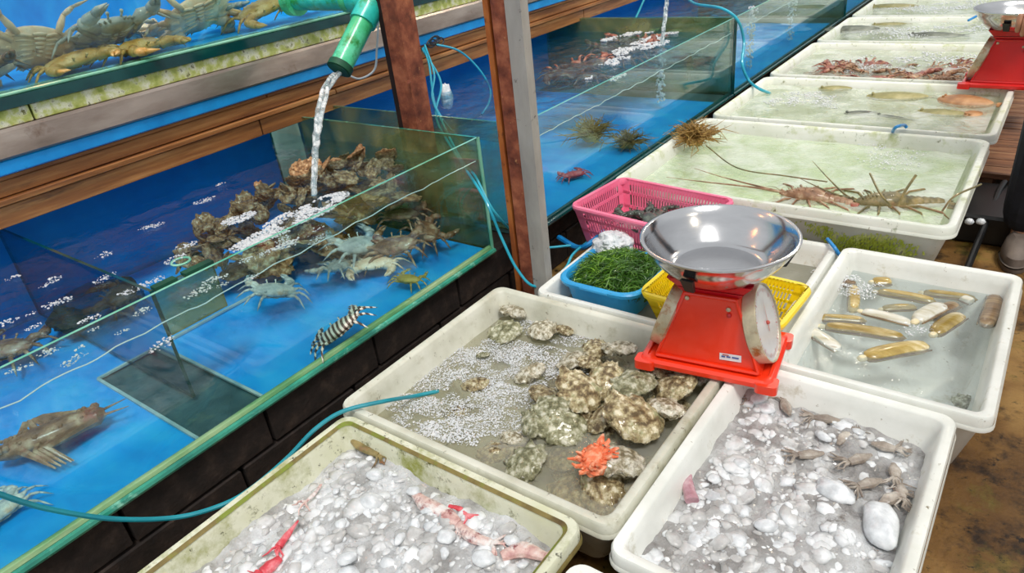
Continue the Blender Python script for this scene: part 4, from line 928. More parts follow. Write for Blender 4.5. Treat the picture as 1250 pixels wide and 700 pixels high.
def long_crab():
    c = at(62, 530, .05); t0 = MB(); rnd = random.Random(8)
    ax = Vector((.30, .95, 0)).normalized(); sd = Vector((ax.y, -ax.x, 0)); up = Vector((0, 0, 1))
    L = .115
    t0.tube([c-ax*L, c-ax*L*.7, c-ax*.03, c+ax*.03, c+ax*L*.6, c+ax*L*.85, c+ax*L], [.012, .028, .034, .036, .030, .030, .012], 14, flat=.75)
    for i in range(60):
        u = rnd.uniform(-.9, .9); p = c+ax*L*u+sd*rnd.uniform(-.02, .02)+up*.018; t0.ell(p, [rnd.uniform(.004, .009)]*3, nu=6, nv=5)
    for s in (-1, 1):
        for k, u in enumerate((-.55, -.2, .15, .5, .8)):
            p = c+ax*L*u+sd*s*.02; q = p+sd*s*.05+ax*(.02-.03*k)+up*.01; r = q+sd*s*.045+ax*.035-up*.03
            t0.tube([p, q, r], [.010, .008, .002], 6)
        t0.tube([c+ax*L*.95+sd*s*.012, c+ax*(L+.05)+sd*s*.02], [.004, .0008], 5)
    tag(t0.build('crayfish', M['crab_brown'], origin=c-Vector((0, 0, .03))), 'long mottled brown crayfish near the front glass at far left', 'crayfish')
long_crab()
tcrab(0, 625, .03, .045, 0, 0, 100, 'crab_grey', 'grey crab with only its pale legs in view at the left edge', seed=5)
tcrab(2, 428, .06, .075, 0, 0, 40, 'crab_brown', 'reddish brown crab seen through the water at the left edge', seed=3)
b = MB(); c = at(118, 372, .07); b.ell(c, (.12, .13, .055), nu=40, nv=20, fn=lambda p: p*(1+.22*nz(p, 2, 3)+.12*nz(p, 6, 3)))
tag(b.build('stone', M['stone'], origin=c-Vector((0, 0, .045))), 'black algae-covered round stone on the tank floor at left', 'stone')
# heap of rough brown shells at the tank's far end, partly above water
hp = random.Random(12)
HL = {}
for i in range(130):
    t_ = hp.random(); u = hp.uniform(-1, 1)
    y = .90+.62*t_+hp.uniform(-.04, .04); x = -1.98+.16*t_+u*.16*(.35+t_*.8)
    top = .335*(min(1, .72+.5*t_))*(1-.35*abs(u))
    z = max(.03, top-hp.uniform(0, .06))
    oyster((x, y, z), hp.uniform(.026, .042), (hp.uniform(-1, 1), hp.uniform(-1, 1), hp.uniform(0, 6)), 'heap', 'rough brown shell in the heap under the falling water', 'rough brown shells heaped under the falling water', 'heaped_shell', i, 'shell').scale.z *= .55
for i in range(40):
    t_ = hp.random(); u = hp.uniform(-1, 1)
    y = .95+.58*t_; x = -1.95+.16*t_+u*.16*(.4+t_*.7)
    oyster((x, y, hp.uniform(.04, .2)), hp.uniform(.055, .07), (hp.uniform(-.7, .7), hp.uniform(-.7, .7), hp.uniform(0, 6)), 'heap', 'rough brown shell in the heap under the falling water', 'rough brown shells heaped under the falling water', 'heaped_shell', i, 'shell').scale.z *= .55
# tank 2 contents
rr = random.Random(31)
for i, (px, py) in enumerate(((705, 85), (722, 80), (738, 72), (752, 62), (760, 70), (775, 62), (745, 55), (715, 95), (693, 92), (785, 55), (765, 52))):
    crab(at(px, py, .285), .075, (rr.uniform(-.3, .3), rr.uniform(-.3, .3), rr.uniform(0, 6)), 'lobster_red', 'dark red-brown crab below the foam in the tank behind the posts', 'dark red-brown crabs in the tank behind the posts', seed=2+i % 3)
crab(at(700, 213, .03), .04, (0, 0, 1), 'shrimp_red', 'small crimson crab low in the tank right of the grey post', seed=1)
def bushy(c, r, n, m, name, label, cat, seed, zf=.6, L=.03, th=.003):
    rnd = random.Random(seed); b = MB()
    b.ell(c, (r*.5, r*.5, r*.35), nu=14, nv=8, fn=lambda p: p*(1+.3*nz(p, 3, 1)))
    for i in range(n):
        a = rnd.uniform(0, 2*pi); e = rnd.uniform(0, pi/2); d = Vector((cos(a)*cos(e), sin(a)*cos(e), sin(e)*zf)); p = Vector(c)+d*r*.35; q = p+d*r*.4+Vector((rnd.uniform(-1, 1), rnd.uniform(-1, 1), rnd.uniform(-.5, .8)))*L*.9
        s_ = q+d*L*.4+Vector((rnd.uniform(-1, 1), rnd.uniform(-1, 1), rnd.uniform(-.8, .4)))*L*1.1
        b.tube([p, q, s_], [th, th*.7, th*.2], 4, cap=False)
    return tag(b.build(name, M[m], origin=(c[0], c[1], c[2]-r*.3)), label, cat)
bushy(at(722, 165, .06), .09, 160, 'coralbrown', 'coral', 'greyish branching coral in the tank right of the grey post', 'coral', 3, L=.05)
bushy(at(765, 175, .04), .07, 120, 'coralbrown', 'coral', 'smaller branching coral beside the greyish one', 'coral', 4, L=.04)
bushy(at(848, 170, .075), .08, 260, 'coralbrown', 'coral', 'tan bushy coral in the far left corner of the lobster tub', 'coral', 5, L=.05)

def lobster(px, py, z, s, ang, m, label, ant=((-.9, .25, .2), (-1.0, .5, .1)), curl=0):
    c = at(px, py, z); b = MB(); Z = Matrix.Rotation(ang, 3, 'Z')
    # local: head towards -x
    cp = lambda pts: pts
    b.tube([(-.36, 0, .02), (-.30, 0, .03), (-.14, 0, .05), (.04, 0, .055), (.12, 0, .045)], [.04, .085, .125, .13, .11], 16, flat=.8)
    x = .12; r = .11
    for i in range(6):   # overlapping tail rings
        a = curl*i*.12; y = curl*i*i*.010
        b.tube([(x, y, .035), (x+.02, y, .038), (x+.075, y+curl*.02, .030)], [r*.92, r, r*.82], 14, flat=.75); x += .062; r *= .91
    for k in (-2, -1, 0, 1, 2):
        b.ell((x+.07-.014*abs(k), y+k*.048, .02), (.085, .034, .010), Matrix.Rotation(k*.28, 3, 'Z'), 10, 6)
    for sgn in (-1, 1):
        b.tube([(-.30, sgn*.035, .05), (-.36, sgn*.05, .08)], [.02, .012], 6); b.ell((-.365, sgn*.052, .085), (.016,)*3, nu=8, nv=6)
        for i in range(5):
            xx = -.2+i*.07; sw = -.10+.07*i
            p0 = Vector((xx, sgn*.07, .02)); p1 = p0+Vector((sw*.8, sgn*.13, .06)); p2 = p1+Vector((sw, sgn*.12, -.02)); p3 = p2+Vector((sw*.6-.03, sgn*.06, -.07))
            b.tube([p0, p1, p2, p3], [.016, .014, .011, .003], 6)
        for i in range(14):
            b.tube([(-.28+i*.026, sgn*(.035+.02*(i % 2)), .105+.015*(i % 3)), (-.30+i*.026, sgn*(.04+.02*(i % 2)), .130+.015*(i % 3))], [.007, .001], 4)
    for (ax_, ay, az) in ant:
        sg = 1 if ay > 0 else -1
        b.tube(spline([(-.33, sg*.03, .06), (-.33+ax_*.25, sg*.03+ay*.15, .09), (-.33+ax_*.65, ay*.55, .08+az*.5), (-.33+ax_, ay, .06+az)], 6), [.016-.0135*i/18 for i in range(19)], 6)
        b.tube([(-.33, sg*.015, .06), (-.44, sg*.06, .11), (-.56, sg*.05, .12)], [.006, .004, .001], 4)
    b.v = [Z @ (v*s)+c for v in b.v]
    tag(b.build('spiny_lobster', M[m], origin=c), label, 'lobster')
lobster(1086, 252, GZ-.060, .30, RAD(24), 'lobster', 'larger olive spiny lobster lying across the right of the tub', ant=((-.38, .62, .25), (-.55, .35, .15)))
lobster(992, 245, GZ-.060, .28, RAD(8), 'crab_brown', 'brown spiny lobster left of centre behind the near rim', ant=((-1.5, .12, .05), (-1.2, .38, .1)), curl=-.6)
crab(at(962, 246, GZ-.065), .036, (0, 0, .5), 'crab_olive', 'round tan crab beside the pan in the lobster tub', seed=7, spines=False, claw=.5)
b = MB(); b.tube(spline([at(1062, 212, .12), at(1074, 236, .10), at(1088, 252, .06)], 6), .0035, 6); b.tube(spline([at(1118, 214, .14), at(1104, 235, .1), at(1096, 252, .06)], 6), .0045, 6)
b.tube(spline([at(1150, 258, .07), at(1165, 240, .11), at(1198, 225, .13)], 6), .003, 6)
tag(b.build('lobster_antennae', M['lobster'], origin=at(1100, 250, .03)), 'stiff dark antennae standing up around the larger lobster', 'antennae')
b = MB(); b.tube(spline([at(862, 178, .06), at(900, 205, .06), at(960, 215, .07), at(1010, 222, .07)], 8), .0025, 5)
tag(b.build('shed_antenna', M['lobster'], origin=at(940, 212, .03)), 'long thin antenna crossing the pale green water', 'antenna')
def fish(px, py, z, L, W, ang, m, label, name='flatfish', cat='fish', flat=.16):
    c = at(px, py, z); b = MB()
    def f(p):
        x = p.x; w_ = (1-abs(x)**2.2)**.5 if abs(x) < 1 else 0
        return Vector((x, p.y*(1-.25*max(x, 0)), p.z))
    b.ell((0, 0, 0), (L/2, W/2, W*flat), nu=24, nv=10, fn=f)
    b.loops([[(L*.44, -W*.07, -.004), (L*.44, W*.07, -.004), (L*.44, W*.07, .004), (L*.44, -W*.07, .004)], [(L*.62, -W*.24, -.002), (L*.60, W*.24, -.002), (L*.60, W*.24, .002), (L*.62, -W*.24, .002)]], cap0=True, cap1=True)
    for s in (-1, 1):
        for i in range(12):
            u = -.75+i*.12; k = (1-u*u)**.5; b.add([(L/2*u, s*W/2*k*.9, 0), (L/2*(u+.12), s*W/2*(1-min((u+.12)**2, 1))**.5*.9, 0), (L/2*(u+.08), s*W/2*k*1.18, 0)], [(0, 1, 2)])
    b.ell((-L*.38, W*.10, W*flat*.7), (.006,)*3, nu=8, nv=6); b.ell((-L*.38, -W*.10, W*flat*.7), (.006,)*3, nu=8, nv=6)
    Z = Matrix.Rotation(ang, 3, 'Z'); b.v = [Z @ v+c for v in b.v]
    tag(b.build(name, M[m], origin=c), label, cat)
fz = GZ-.034
for a in [(1095, 118, fz, .26, .11, .2, 'flatfish', 'olive flatfish in the centre of the second large tub'), (1150, 138, fz, .20, .08, 0, 'flatfish', 'olive flatfish near the front rim of the second large tub'),
          (1178, 124, fz, .22, .14, -.2, 'flatfish_brown', 'broad brown flatfish at the right end of the second large tub'), (1188, 140, fz, .08, .08, 1.0, 'flatfish_brown', 'small brown flatfish tail by the right rim'),
          (1048, 138, fz, .12, .05, .4, 'flatfish_dark', 'small grey fish left in the second large tub'), (1090, 143, fz, .16, .03, -.3, 'flatfish_dark', 'thin dark fish beside the small grey fish'),
          (1020, 108, fz, .16, .07, .3, 'flatfish', 'faint olive flatfish at the back of the second large tub')]: fish(*a)
for a in [(1040, 36, fz, .34, .14, .1, 'flatfish_dark', 'long dark fish at the left of the third tub back'), (1140, 43, fz, .30, .10, 0, 'flatfish_dark', 'dark fish at the right of the third tub back'), (1085, 30, fz, .22, .08, .2, 'flatfish', 'olive fish at the back of the third tub back'),
          (1090, 8, fz, .34, .12, 0, 'flatfish', 'olive fish in the tub nearest the top edge')]: fish(*a)
rr = random.Random(41)
for i in range(48):
    x = rr.uniform(-1.0, -.28); y = rr.uniform(3.80, 4.14)
    if rr.random() < .35: fish_m = 'lobster_red'
    else: fish_m = 'crab_brown'
    crab((x, y, GZ-.05), rr.uniform(.045, .07), (rr.uniform(-.4, .4), rr.uniform(-.4, .4), rr.uniform(0, 6)), fish_m, 'reddish brown crab in the heap beside the far scale', 'reddish brown crabs in the tub beside the far scale', seed=2+i % 4)
# dark crabs in the pink basket
for (x, y, z, s, rz, l) in ((-1.02, 1.91, .045, .052, .4, 'black-green crab at the left end of the pink basket'), (-.93, 1.88, .055, .056, 2.4, 'black-green crab in the middle of the pink basket'), (-.85, 1.88, .045, .052, 4.0, 'black-green crab at the right end of the pink basket'), (-.96, 1.96, .04, .05, 5.2, 'black-green crab at the back of the pink basket')):
    crab((x, y, z), s, (.15, -.1, rz), 'crab_dark', l, seed=int(x*10) % 4, spines=False)

# ================================================================== ICE
def ice(x0, x1, y0, y1, z, seed, label, label2, n=900, m='ice', amp=.016, bed='ice_bed', bare=None):
    g = 90; b = MB(); v = []
    H = lambda x, y: z+amp*(nz((x, y, 0), 9, seed)*.9+nz((x, y, 0), 24, seed)*.6+nz((x, y, 0), 60, seed)*.35)
    for j in range(g+1):
        for i in range(g+1):
            x = x0+(x1-x0)*i/g; y = y0+(y1-y0)*j/g; v.append((x, y, H(x, y)))
    b.add(v, [(j*(g+1)+i, j*(g+1)+i+1, (j+1)*(g+1)+i+1, (j+1)*(g+1)+i) for j in range(g) for i in range(g)])
    tag(b.build('ice_slush', M[bed], origin=((x0+x1)/2, (y0+y1)/2, z)), label, 'ice', kind='stuff')
    rnd = random.Random(seed)
    b = MB(); b2 = MB(); V, F = ICO2; V1, F1 = ICO1
    for i in range(n):
        x = rnd.uniform(x0+.02, x1-.02); y = rnd.uniform(y0+.02, y1-.02)
        if bare and bare(x, y) and rnd.random() < .8: continue
        s = min(.003+rnd.expovariate(1/.0058), .024); c = Vector((x, y, H(x, y)-s*.42*.6)); R = Matrix.Rotation(rnd.uniform(0, 6), 3, 'Z') @ Matrix.Rotation(rnd.uniform(-.6, .6), 3, 'X')
        sx, sy, sz = rnd.uniform(.75, 1.4), rnd.uniform(.7, 1.2), rnd.uniform(.4, .6); q = rnd.random()*40
        vs, fs = (V, F) if s > .007 else (V1, F1)
        tgt = b if rnd.random() < .3 else b2
        tgt.add([R @ Vector((p.x*sx, p.y*sy, p.z*sz))*s*(1+.40*nz(p+Vector((q, 0, 0)), 1.6, 1))+c for p in vs], fs)
    b.build('ice_chunks', M[m], origin=((x0+x1)/2, (y0+y1)/2, z), ang=180); o = bpy.context.scene.objects[-1] if False else None
    return b2, H
def ice_piece(px, py, z, s, sx, sy, rz, label, seed, m='ice'):
    c = at(px, py, z); V, F = ICO3; b = MB(); R = Matrix.Rotation(rz, 3, 'Z')
    b.add([R @ Vector((p.x*sx, p.y*sy, p.z*.6))*s*(1+.22*nz(p, 1.3, seed)+.06*nz(p, 4, seed))+c for p in V], F)
    tag(b.build('ice_lump', M[m], origin=c-Vector((0, 0, s*.4)), ang=180), label, 'ice')
def finish_chunks(b2, x, y, z, lab, lab2, nm='ice_chunks'):
    o = [q for q in COL.objects if q.name.startswith('ice_chunks') and 'label' not in q][0]
    tag(o, lab, 'ice', kind='stuff')
    tag(b2.build(nm, M['ice_grey'], origin=(x, y, z), ang=180), lab2, 'ice', kind='stuff')
b2, HE = ice(-1.130, -.542, .115, .719, -.055, 51, 'bed of wet white ice slush in the mouldy tub', '', 1500)
finish_chunks(b2, -.83, .4, -.06, 'loose white ice chips in the mouldy tub', 'loose greyish ice chips in the mouldy tub')
b2, HD = ice(-.421, -.036, .743, 1.332, -.062, 52, 'bed of grey ice slush in the near right tub', '', 1100, bed='ice_bed_grey', bare=lambda x, y: x > -.20 and 1.0 < y < 1.27)
finish_chunks(b2, -.23, 1.0, -.06, 'loose white ice chips in the near right tub', 'loose greyish ice chips in the near right tub')
for i, a in enumerate([(458, 580, .030, 1.1, .8, .4, 'white ice lump at the back corner of the mouldy tub'), (452, 612, .036, 1.3, .9, .2, 'tall white ice lump in the middle of the mouldy tub'), (416, 640, .020, 1, 1, 0, 'round white ice lump right of the dark red squid'),
        (424, 682, .026, 1.2, .8, .8, 'smooth white ice lump at the bottom edge'), (488, 658, .020, .7, 1.3, .3, 'narrow upright ice lump in the mouldy tub'), (386, 640, .014, 1, 1, 0, 'small clear ice lump beside the red squid tip'), (545, 655, .026, 1.2, 1, 0, 'flat ice lump right of centre in the mouldy tub'),
        (590, 682, .030, 1.3, .9, .2, 'broad ice lump near the right rim of the mouldy tub'), (410, 600, .014, 1, .9, 0, 'small round ice lump at the upper left of the mouldy tub'), (625, 660, .022, 1.2, .9, .3, 'frosty ice lump over the pink flesh'),
        (505, 600, .022, 1.2, .9, .3, 'pale ice lump left of the pink flesh')]):
    ice_piece(a[0], a[1], -.045, a[2]*.62, a[3], a[4], a[5], a[6], i)
for i, a in enumerate([(1075, 640, .075, .62, 1.15, .35, 'large smooth bluish ice slab at the right of the grey slush'), (1020, 600, .050, 1.2, .8, -.3, 'broad melting ice lump above the bluish slab'), (905, 567, .024, 1.1, .9, 0, 'white ice lump left of centre in the grey slush'),
        (935, 642, .028, 1.2, .8, .5, 'wedge of white ice at the lower middle of the grey slush'), (885, 622, .022, 1, 1, 0, 'round ice lump in the lower left of the grey slush'), (1005, 533, .022, 1.4, .7, -.4, 'oval ice lump in the upper middle of the grey slush'),
        (872, 585, .020, 1, 1, .3, 'ice lump beside the pink fish head'), (900, 660, .026, 1.1, 1, .2, 'ice lump near the bottom edge of the grey slush')]):
    ice_piece(a[0], a[1], -.052, a[2]*.62, a[3], a[4], a[5], a[6], i+20)
def squid(pts, rads, m, name, label, cat, z=-.045, tent=0, seed=0):
    P3 = [at(x, y, z) for x, y in pts]; b = MB(); rnd = random.Random(seed)
    sp_ = spline(P3, 5); n = len(sp_); rr = []
    for i in range(n):
        u = i/(n-1)*(len(rads)-1); k = min(int(u), len(rads)-2); rr.append((rads[k]+(rads[k+1]-rads[k])*(u-k))*(1+.12*nz((u*3, seed, 0), 1)))
    b.tube(sp_, rr, 10, flat=.7)
    e = sp_[-1]; d = (sp_[-1]-sp_[-3]).normalized(); sd = Vector((-d.y, d.x, 0))
    for i in range(tent):
        a = rnd.uniform(-1.2, 1.2); q = (d*cos(a)+sd*sin(a)); b.tube([e-d*.004, e+q*.012+Vector((0, 0, .004)), e+q*.022+sd*rnd.uniform(-.01, .01), e+q*.032+sd*rnd.uniform(-.012, .012)-Vector((0, 0, .002))], [.003, .0026, .002, .0008], 5)
    tag(b.build(name, M[m], origin=P3[0]-Vector((0, 0, .005))), label, cat)
squid([(364, 636), (352, 652), (340, 668)], [.002, .007, .009], 'shrimp_red', 'shrimp', 'dark red shrimp tail on the ice at the left', 'shrimp', tent=4)
squid([(342, 682), (330, 692), (320, 700)], [.008, .014, .012], 'shrimp_red', 'shrimp', 'bright red shrimp at the very bottom edge', 'shrimp', tent=8, seed=1)
squid([(392, 592), (383, 604), (372, 614)], [.003, .005, .003], 'squid_pink', 'squid', 'small purplish squid near the upper left ice', 'squid', tent=3, seed=2)
squid([(505, 602), (522, 618), (545, 630), (560, 640)], [.008, .018, .018, .01], 'squid_pink', 'squid', 'pink squid half under the ice right of centre', 'squid', z=-.049, tent=10, seed=3)
squid([(560, 640), (575, 655), (600, 665)], [.008, .014, .010], 'squid_pink', 'squid', 'second pink squid touching the first on the ice', 'squid', z=-.047, tent=10, seed=4)
squid([(612, 680), (638, 672), (665, 680)], [.010, .018, .010], 'squid_pink', 'squid', 'pale pink squid near the right rim of the mouldy tub', 'squid', z=-.049, tent=6, seed=5)
squid([(548, 618), (562, 622), (570, 630)], [.004, .006, .004], 'shrimp_red', 'shrimp', 'small red shrimp on the pink squid', 'shrimp', tent=6, seed=6)
squid([(424, 530), (440, 545), (462, 556)], [.006, .012, .008], 'lobster', 'prawn', 'olive-brown prawn at the back corner of the mouldy tub', 'prawn', tent=6, seed=7)
squid([(845, 612), (840, 592), (843, 580)], [.014, .012, .003], 'fish_skin', 'fish', 'purplish fish head poking up by the left rim of the grey slush', 'fish', z=-.05)
ice(-.445, -.075, .066, .630, -.06, 53, 'bed of ice slush in the tub cut by the bottom edge', '', 300)[0].build('ice_chips', M['ice_grey'], origin=(-.26, .35, -.06), ang=180)
tag(bpy.data.objects['ice_chips'], 'greyish ice chips in the tub cut by the bottom edge', 'ice', kind='stuff')
for q in COL.objects:
    if q.name.startswith('ice_chunks') and 'label' not in q: tag(q, 'white ice chips in the tub cut by the bottom edge', 'ice', kind='stuff')
GS = random.Random(66)
for i, (px, py, l) in enumerate([(1078, 545, 'grey squid nearest the yellowed right wall'), (1050, 560, 'grey squid left of the one by the right wall'), (1092, 575, 'grey squid with frilled edge above the bluish slab'), (1062, 590, 'grey squid just above the bluish slab'), (1100, 600, 'grey squid right of the bluish slab'),
     (1030, 535, 'grey squid in the upper middle of the slush'), (1010, 512, 'grey squid near the back wall'), (960, 498, 'pale octopus arm at the back of the slush'), (1085, 610, 'grey squid touching the slab top'), (990, 555, 'small grey squid between ice lumps'), (930, 485, 'pale squid under the back wall')]):
    a = GS.uniform(0, 6); squid([(px-16*cos(a), py-9*sin(a)), (px, py), (px+16*cos(a), py+9*sin(a))], [.004, .013, .008], 'squid_grey', 'squid', l, 'squid', z=-.056, tent=9, seed=i+10)

# ================================================================== FOAM
def foam(blobs, z, n, seed, label, rmin=.0012, rmax=.004, sheet=True, thr=-.15, freq=22, name='foam', sz=.0):
    rnd = random.Random(seed); b = MB(); V, F = ICO1
    up = [p for p in V]
    tot = sum(a[2]*a[3] for a in blobs)
    for (cx, cy, rx, ry, ang) in blobs:
        for i in range(int(n*rx*ry/tot)):
            a = rnd.uniform(0, 2*pi); q = rnd.random()**.55
            u, v = cos(a)*q*rx, sin(a)*q*ry; x = cx+u*cos(ang)-v*sin(ang); y = cy+u*sin(ang)+v*cos(ang)
            if nz((x, y, 0), freq, seed) < thr+.5*(q-.6)+rnd.uniform(-.25, .10): continue
            r = rmin+(rmax-rmin)*rnd.random()**3
            b.add([(x+p.x*r, y+p.y*r, z+p.z*r*.7) for p in V], F)
    if not b.v: return
    tag(b.build(name, M['foam'], origin=(blobs[0][0], blobs[0][1], z)), label, 'foam', kind='stuff')
    if sheet:
        b = MB(); g = .008
        xs = [(cx, cy, rx, ry, ang) for cx, cy, rx, ry, ang in blobs]
        x0 = min(c[0]-max(c[2], c[3]) for c in xs); x1 = max(c[0]+max(c[2], c[3]) for c in xs); y0 = min(c[1]-max(c[2], c[3]) for c in xs); y1 = max(c[1]+max(c[2], c[3]) for c in xs)
        def ins(x, y):
            best = 0
            for cx, cy, rx, ry, ang in xs:
                dx, dy = x-cx, y-cy; u = (dx*cos(ang)+dy*sin(ang))/rx; v = (-dx*sin(ang)+dy*cos(ang))/ry; q = math.hypot(u, v)
                if q < 1.1: best = max(best, min(1, (nz((x, y, 0), freq, seed)-(thr-.10)-.5*(q-.6))/.28), min(1, (1.1-q)*3)*0)
            return best
        idx = {}; v = []; f = []; dn = []
        def vid(i, j):
            if (i, j) not in idx: idx[(i, j)] = len(v); v.append((x0+i*g, y0+j*g, z-.0006)); dn.append(max(0, ins(x0+i*g, y0+j*g)))
            return idx[(i, j)]
        for i in range(int((x1-x0)/g)+1):
            for j in range(int((y1-y0)/g)+1):
                if ins(x0+(i+.5)*g, y0+(j+.5)*g) > 0: f.append((vid(i, j), vid(i+1, j), vid(i+1, j+1), vid(i, j+1)))
        if f:
            b.add(v, f); o = b.build('foam_film', M['foam_lace'], origin=(blobs[0][0], blobs[0][1], z-.0006))
            at_ = o.data.attributes.new('density', 'FLOAT', 'POINT'); at_.data.foreach_set('value', dn)
            tag(o, label.replace('bubbly', 'thin').replace('bubbles', 'bubble film'), 'foam', kind='stuff')
zA = -.0665
foam([(at(px, py, -.066).x, at(px, py, -.066).y, rx, ry, .4) for px, py, rx, ry in ((655, 398, .10, .05), (710, 412, .10, .05), (610, 430, .12, .07), (655, 440, .11, .07), (560, 440, .10, .06), (530, 465, .09, .05), (500, 492, .08, .04), (600, 465, .12, .07), (640, 480, .10, .06), (560, 495, .12, .06), (600, 515, .10, .05), (545, 525, .08, .04), (490, 515, .05, .03), (690, 455, .06, .05))], zA, 26000, 3, 'bubbly white foam spread over the oysters', .0007, .0026, thr=-.16)
foam([(-1.01, .86, .07, .03, .6), (-.93, .87, .08, .03, .3)], zA, 900, 4, 'bubbly foam patch under the teal hose', .0012, .004)
foam([(at(1040, 350, -.05).x, at(1040, 350, -.05).y, .10, .06, 0), (at(1020, 338, -.05).x, at(1020, 338, -.05).y, .07, .05, 0)], -.050, 1500, 5, 'bubbly foam over the razor clams beneath the blue hose', .001, .003, thr=-.1, freq=30)
foam([(at(1122, 400, -.05).x, at(1122, 400, -.05).y, .035, .05, 0), (at(1080, 385, -.05).x, at(1080, 385, -.05).y, .05, .02, 0)], -.051, 260, 6, 'bubbly specks around the white razor clams', .001, .003, sheet=False)
w1 = lambda px, py: at(px, py, WZ+.003)
fb = []
for px, py, r, q in ((370, 262, .20, .07), (330, 285, .16, .05), (400, 245, .12, .05), (290, 268, .09, .04), (300, 300, .12, .035), (350, 300, .10, .03)): p = w1(px, py); fb.append((p.x, p.y, q*.8, r*.62, -.1))
foam(fb, WZ+.004, 3600, 8, 'bubbly splash foam where the stream meets the tank water', .0015, .005, thr=-.1)
rr = random.Random(15); fb = []
for px, py in ((185, 277), (228, 300), (130, 310), (128, 340), (60, 345), (35, 385), (12, 393), (15, 340), (215, 316), (262, 342), (243, 357), (272, 348), (300, 318), (305, 340), (322, 311), (392, 278), (388, 293), (345, 293), (115, 403), (100, 423), (90, 440), (40, 400), (70, 370), (150, 405), (175, 380), (60, 430), (25, 450), (250, 245), (270, 225), (160, 355), (185, 345), (110, 390), (200, 420)):
    p = w1(px, py); s = rr.uniform(.010, .026); fb.append((p.x, p.y, s*.8, s*1.4, rr.uniform(-.3, .3)))
foam(fb, WZ+.004, 1500, 9, 'bubbly white flecks scattered on the foreground tank water', .0012, .0035, thr=-.3, sheet=False)
fb = []
for px, py, s in ((770, 60, .14), (790, 50, .12), (750, 75, .10), (745, 48, .07), (770, 42, .09), (800, 55, .10), (720, 95, .03), (755, 95, .05), (820, 40, .08), (795, 38, .06)):
    p = w1(px, py); fb.append((p.x, p.y, s*.5, s*1.1, 0))
foam(fb, WZ+.004, 1500, 10, 'bubbly foam clusters on the tank behind the posts', .004, .010, thr=-.05, freq=14)
fb = []
for px, py, s in ((985, 118, .13), (960, 125, .10), (1010, 128, .08)): p = at(px, py, GZ-.028); fb.append((p.x, p.y, s, s*.8, 0))
foam(fb, GZ-.026, 1100, 11, 'bubbly ripples under the cyan hose in the flatfish tub', .002, .005, sheet=False, thr=0)
p = at(1092, 195, GZ-.045); foam([(p.x, p.y, .13, .13, 0), (p.x-.1, p.y+.1, .10, .06, 0)], GZ-.040, 900, 12, 'bubbly ripples under the short blue hose in the lobster tub', .0015, .004, sheet=False, thr=0, freq=30)
for i, ((a, b_), l) in enumerate(zip(ys[1:4], ('bubbly sheen over the reddish shellfish', 'bubbly sheen over the dark fish tub', 'bubbly sheen in the tub second from the top edge'))):
    foam([(-.45, (a+b_)/2+.15, .35, .18, 0), (-.8, (a+b_)/2, .25, .2, 0)], GZ-.026, 1300, 20+i, l, .003, .007, sheet=False, thr=.05, freq=10)

# ================================================================== RIGHT SIDE: pallet, pipe, person
pl = root('wooden_platform', (.15, 3.8, -RIM), 'low plank platform beside the far green tubs', 'platform')
y = 3.08; i = 0
while y < 4.9:
    b = MB(); b.box(-.165, .62, y, y+.078, -.125, -.10+.002*(i % 3), bev=.003); b.build('plank', M['wood_dark'], pl, smooth=False); y += .084; i += 1
for x in (-.15, .2, .55):
    b = MB(); b.box(x, x+.05, 3.09, 4.88, -RIM, -.126); b.build('bearer', M['wood_dark'], pl, smooth=False)
b = MB(); b.tube([(-.10, 2.12, -.215), (-.07, 2.98, -.13), (-.06, 3.05, -.12)], .011, 10)
tag(b.build('black_pipe', M['black'], origin=(-.1, 2.4, -.2)), 'thin black pipe slanting beside the lobster tub', 'pipe')
b = MB(); b.box(-.16, .10, 2.72, 3.06, -RIM, -.13, bev=.01); tag(b.build('gap_shade_block', M['black'], origin=(-.03, 2.9, -RIM)), 'added black block for the shaded gap below the plank platform', 'shade block')  # black block added to paint the shade of the gap below the planks
b = MB()
for s_ in (-1, 1): b.ell(at(1190+s_*7, 272, -.125)+Vector((0, 0, .004)), (.014, .010, .012), nu=12, nv=8, fn=lambda p: p*(1+.2*nz(p, 3, 2)))
tag(b.build('white_scrap', M['net'], origin=at(1190, 272, -.13)), 'small crumpled white scrap in front of the trouser leg', 'scrap')
b = MB(); b.add([(-.02, 0, 0)], []); 
for (tx0, tx1) in ((-.19, -.165),): b.box(tx0, tx1, 2.12, 2.15, -RIM, -.17)
for yy in (2.2, 2.8): b.box(-1.1, -.22, yy, yy+.06, -RIM, GZ-.251)
tag(b.build('tub_support', M['wood_dark'], origin=(-.6, 2.5, -RIM)), 'wooden bearers under the lobster tub', 'support')
for k, (a, b_) in enumerate(ys):
    bb = MB(); bb.box(-1.1, -.2, (a+b_)/2-.2, (a+b_)/2+.2, -RIM, GZ-.251)
    tag(bb.build('tub_support', M['wood_dark'], origin=(-.6, (a+b_)/2, -RIM)), ['wooden block under the flatfish tub', 'wooden block under the reddish shellfish tub', 'wooden block under the dark fish tub', 'wooden block under the second tub from the top edge', 'wooden block under the top edge tub', 'wooden block under the tub beyond the frame'][k], 'support')

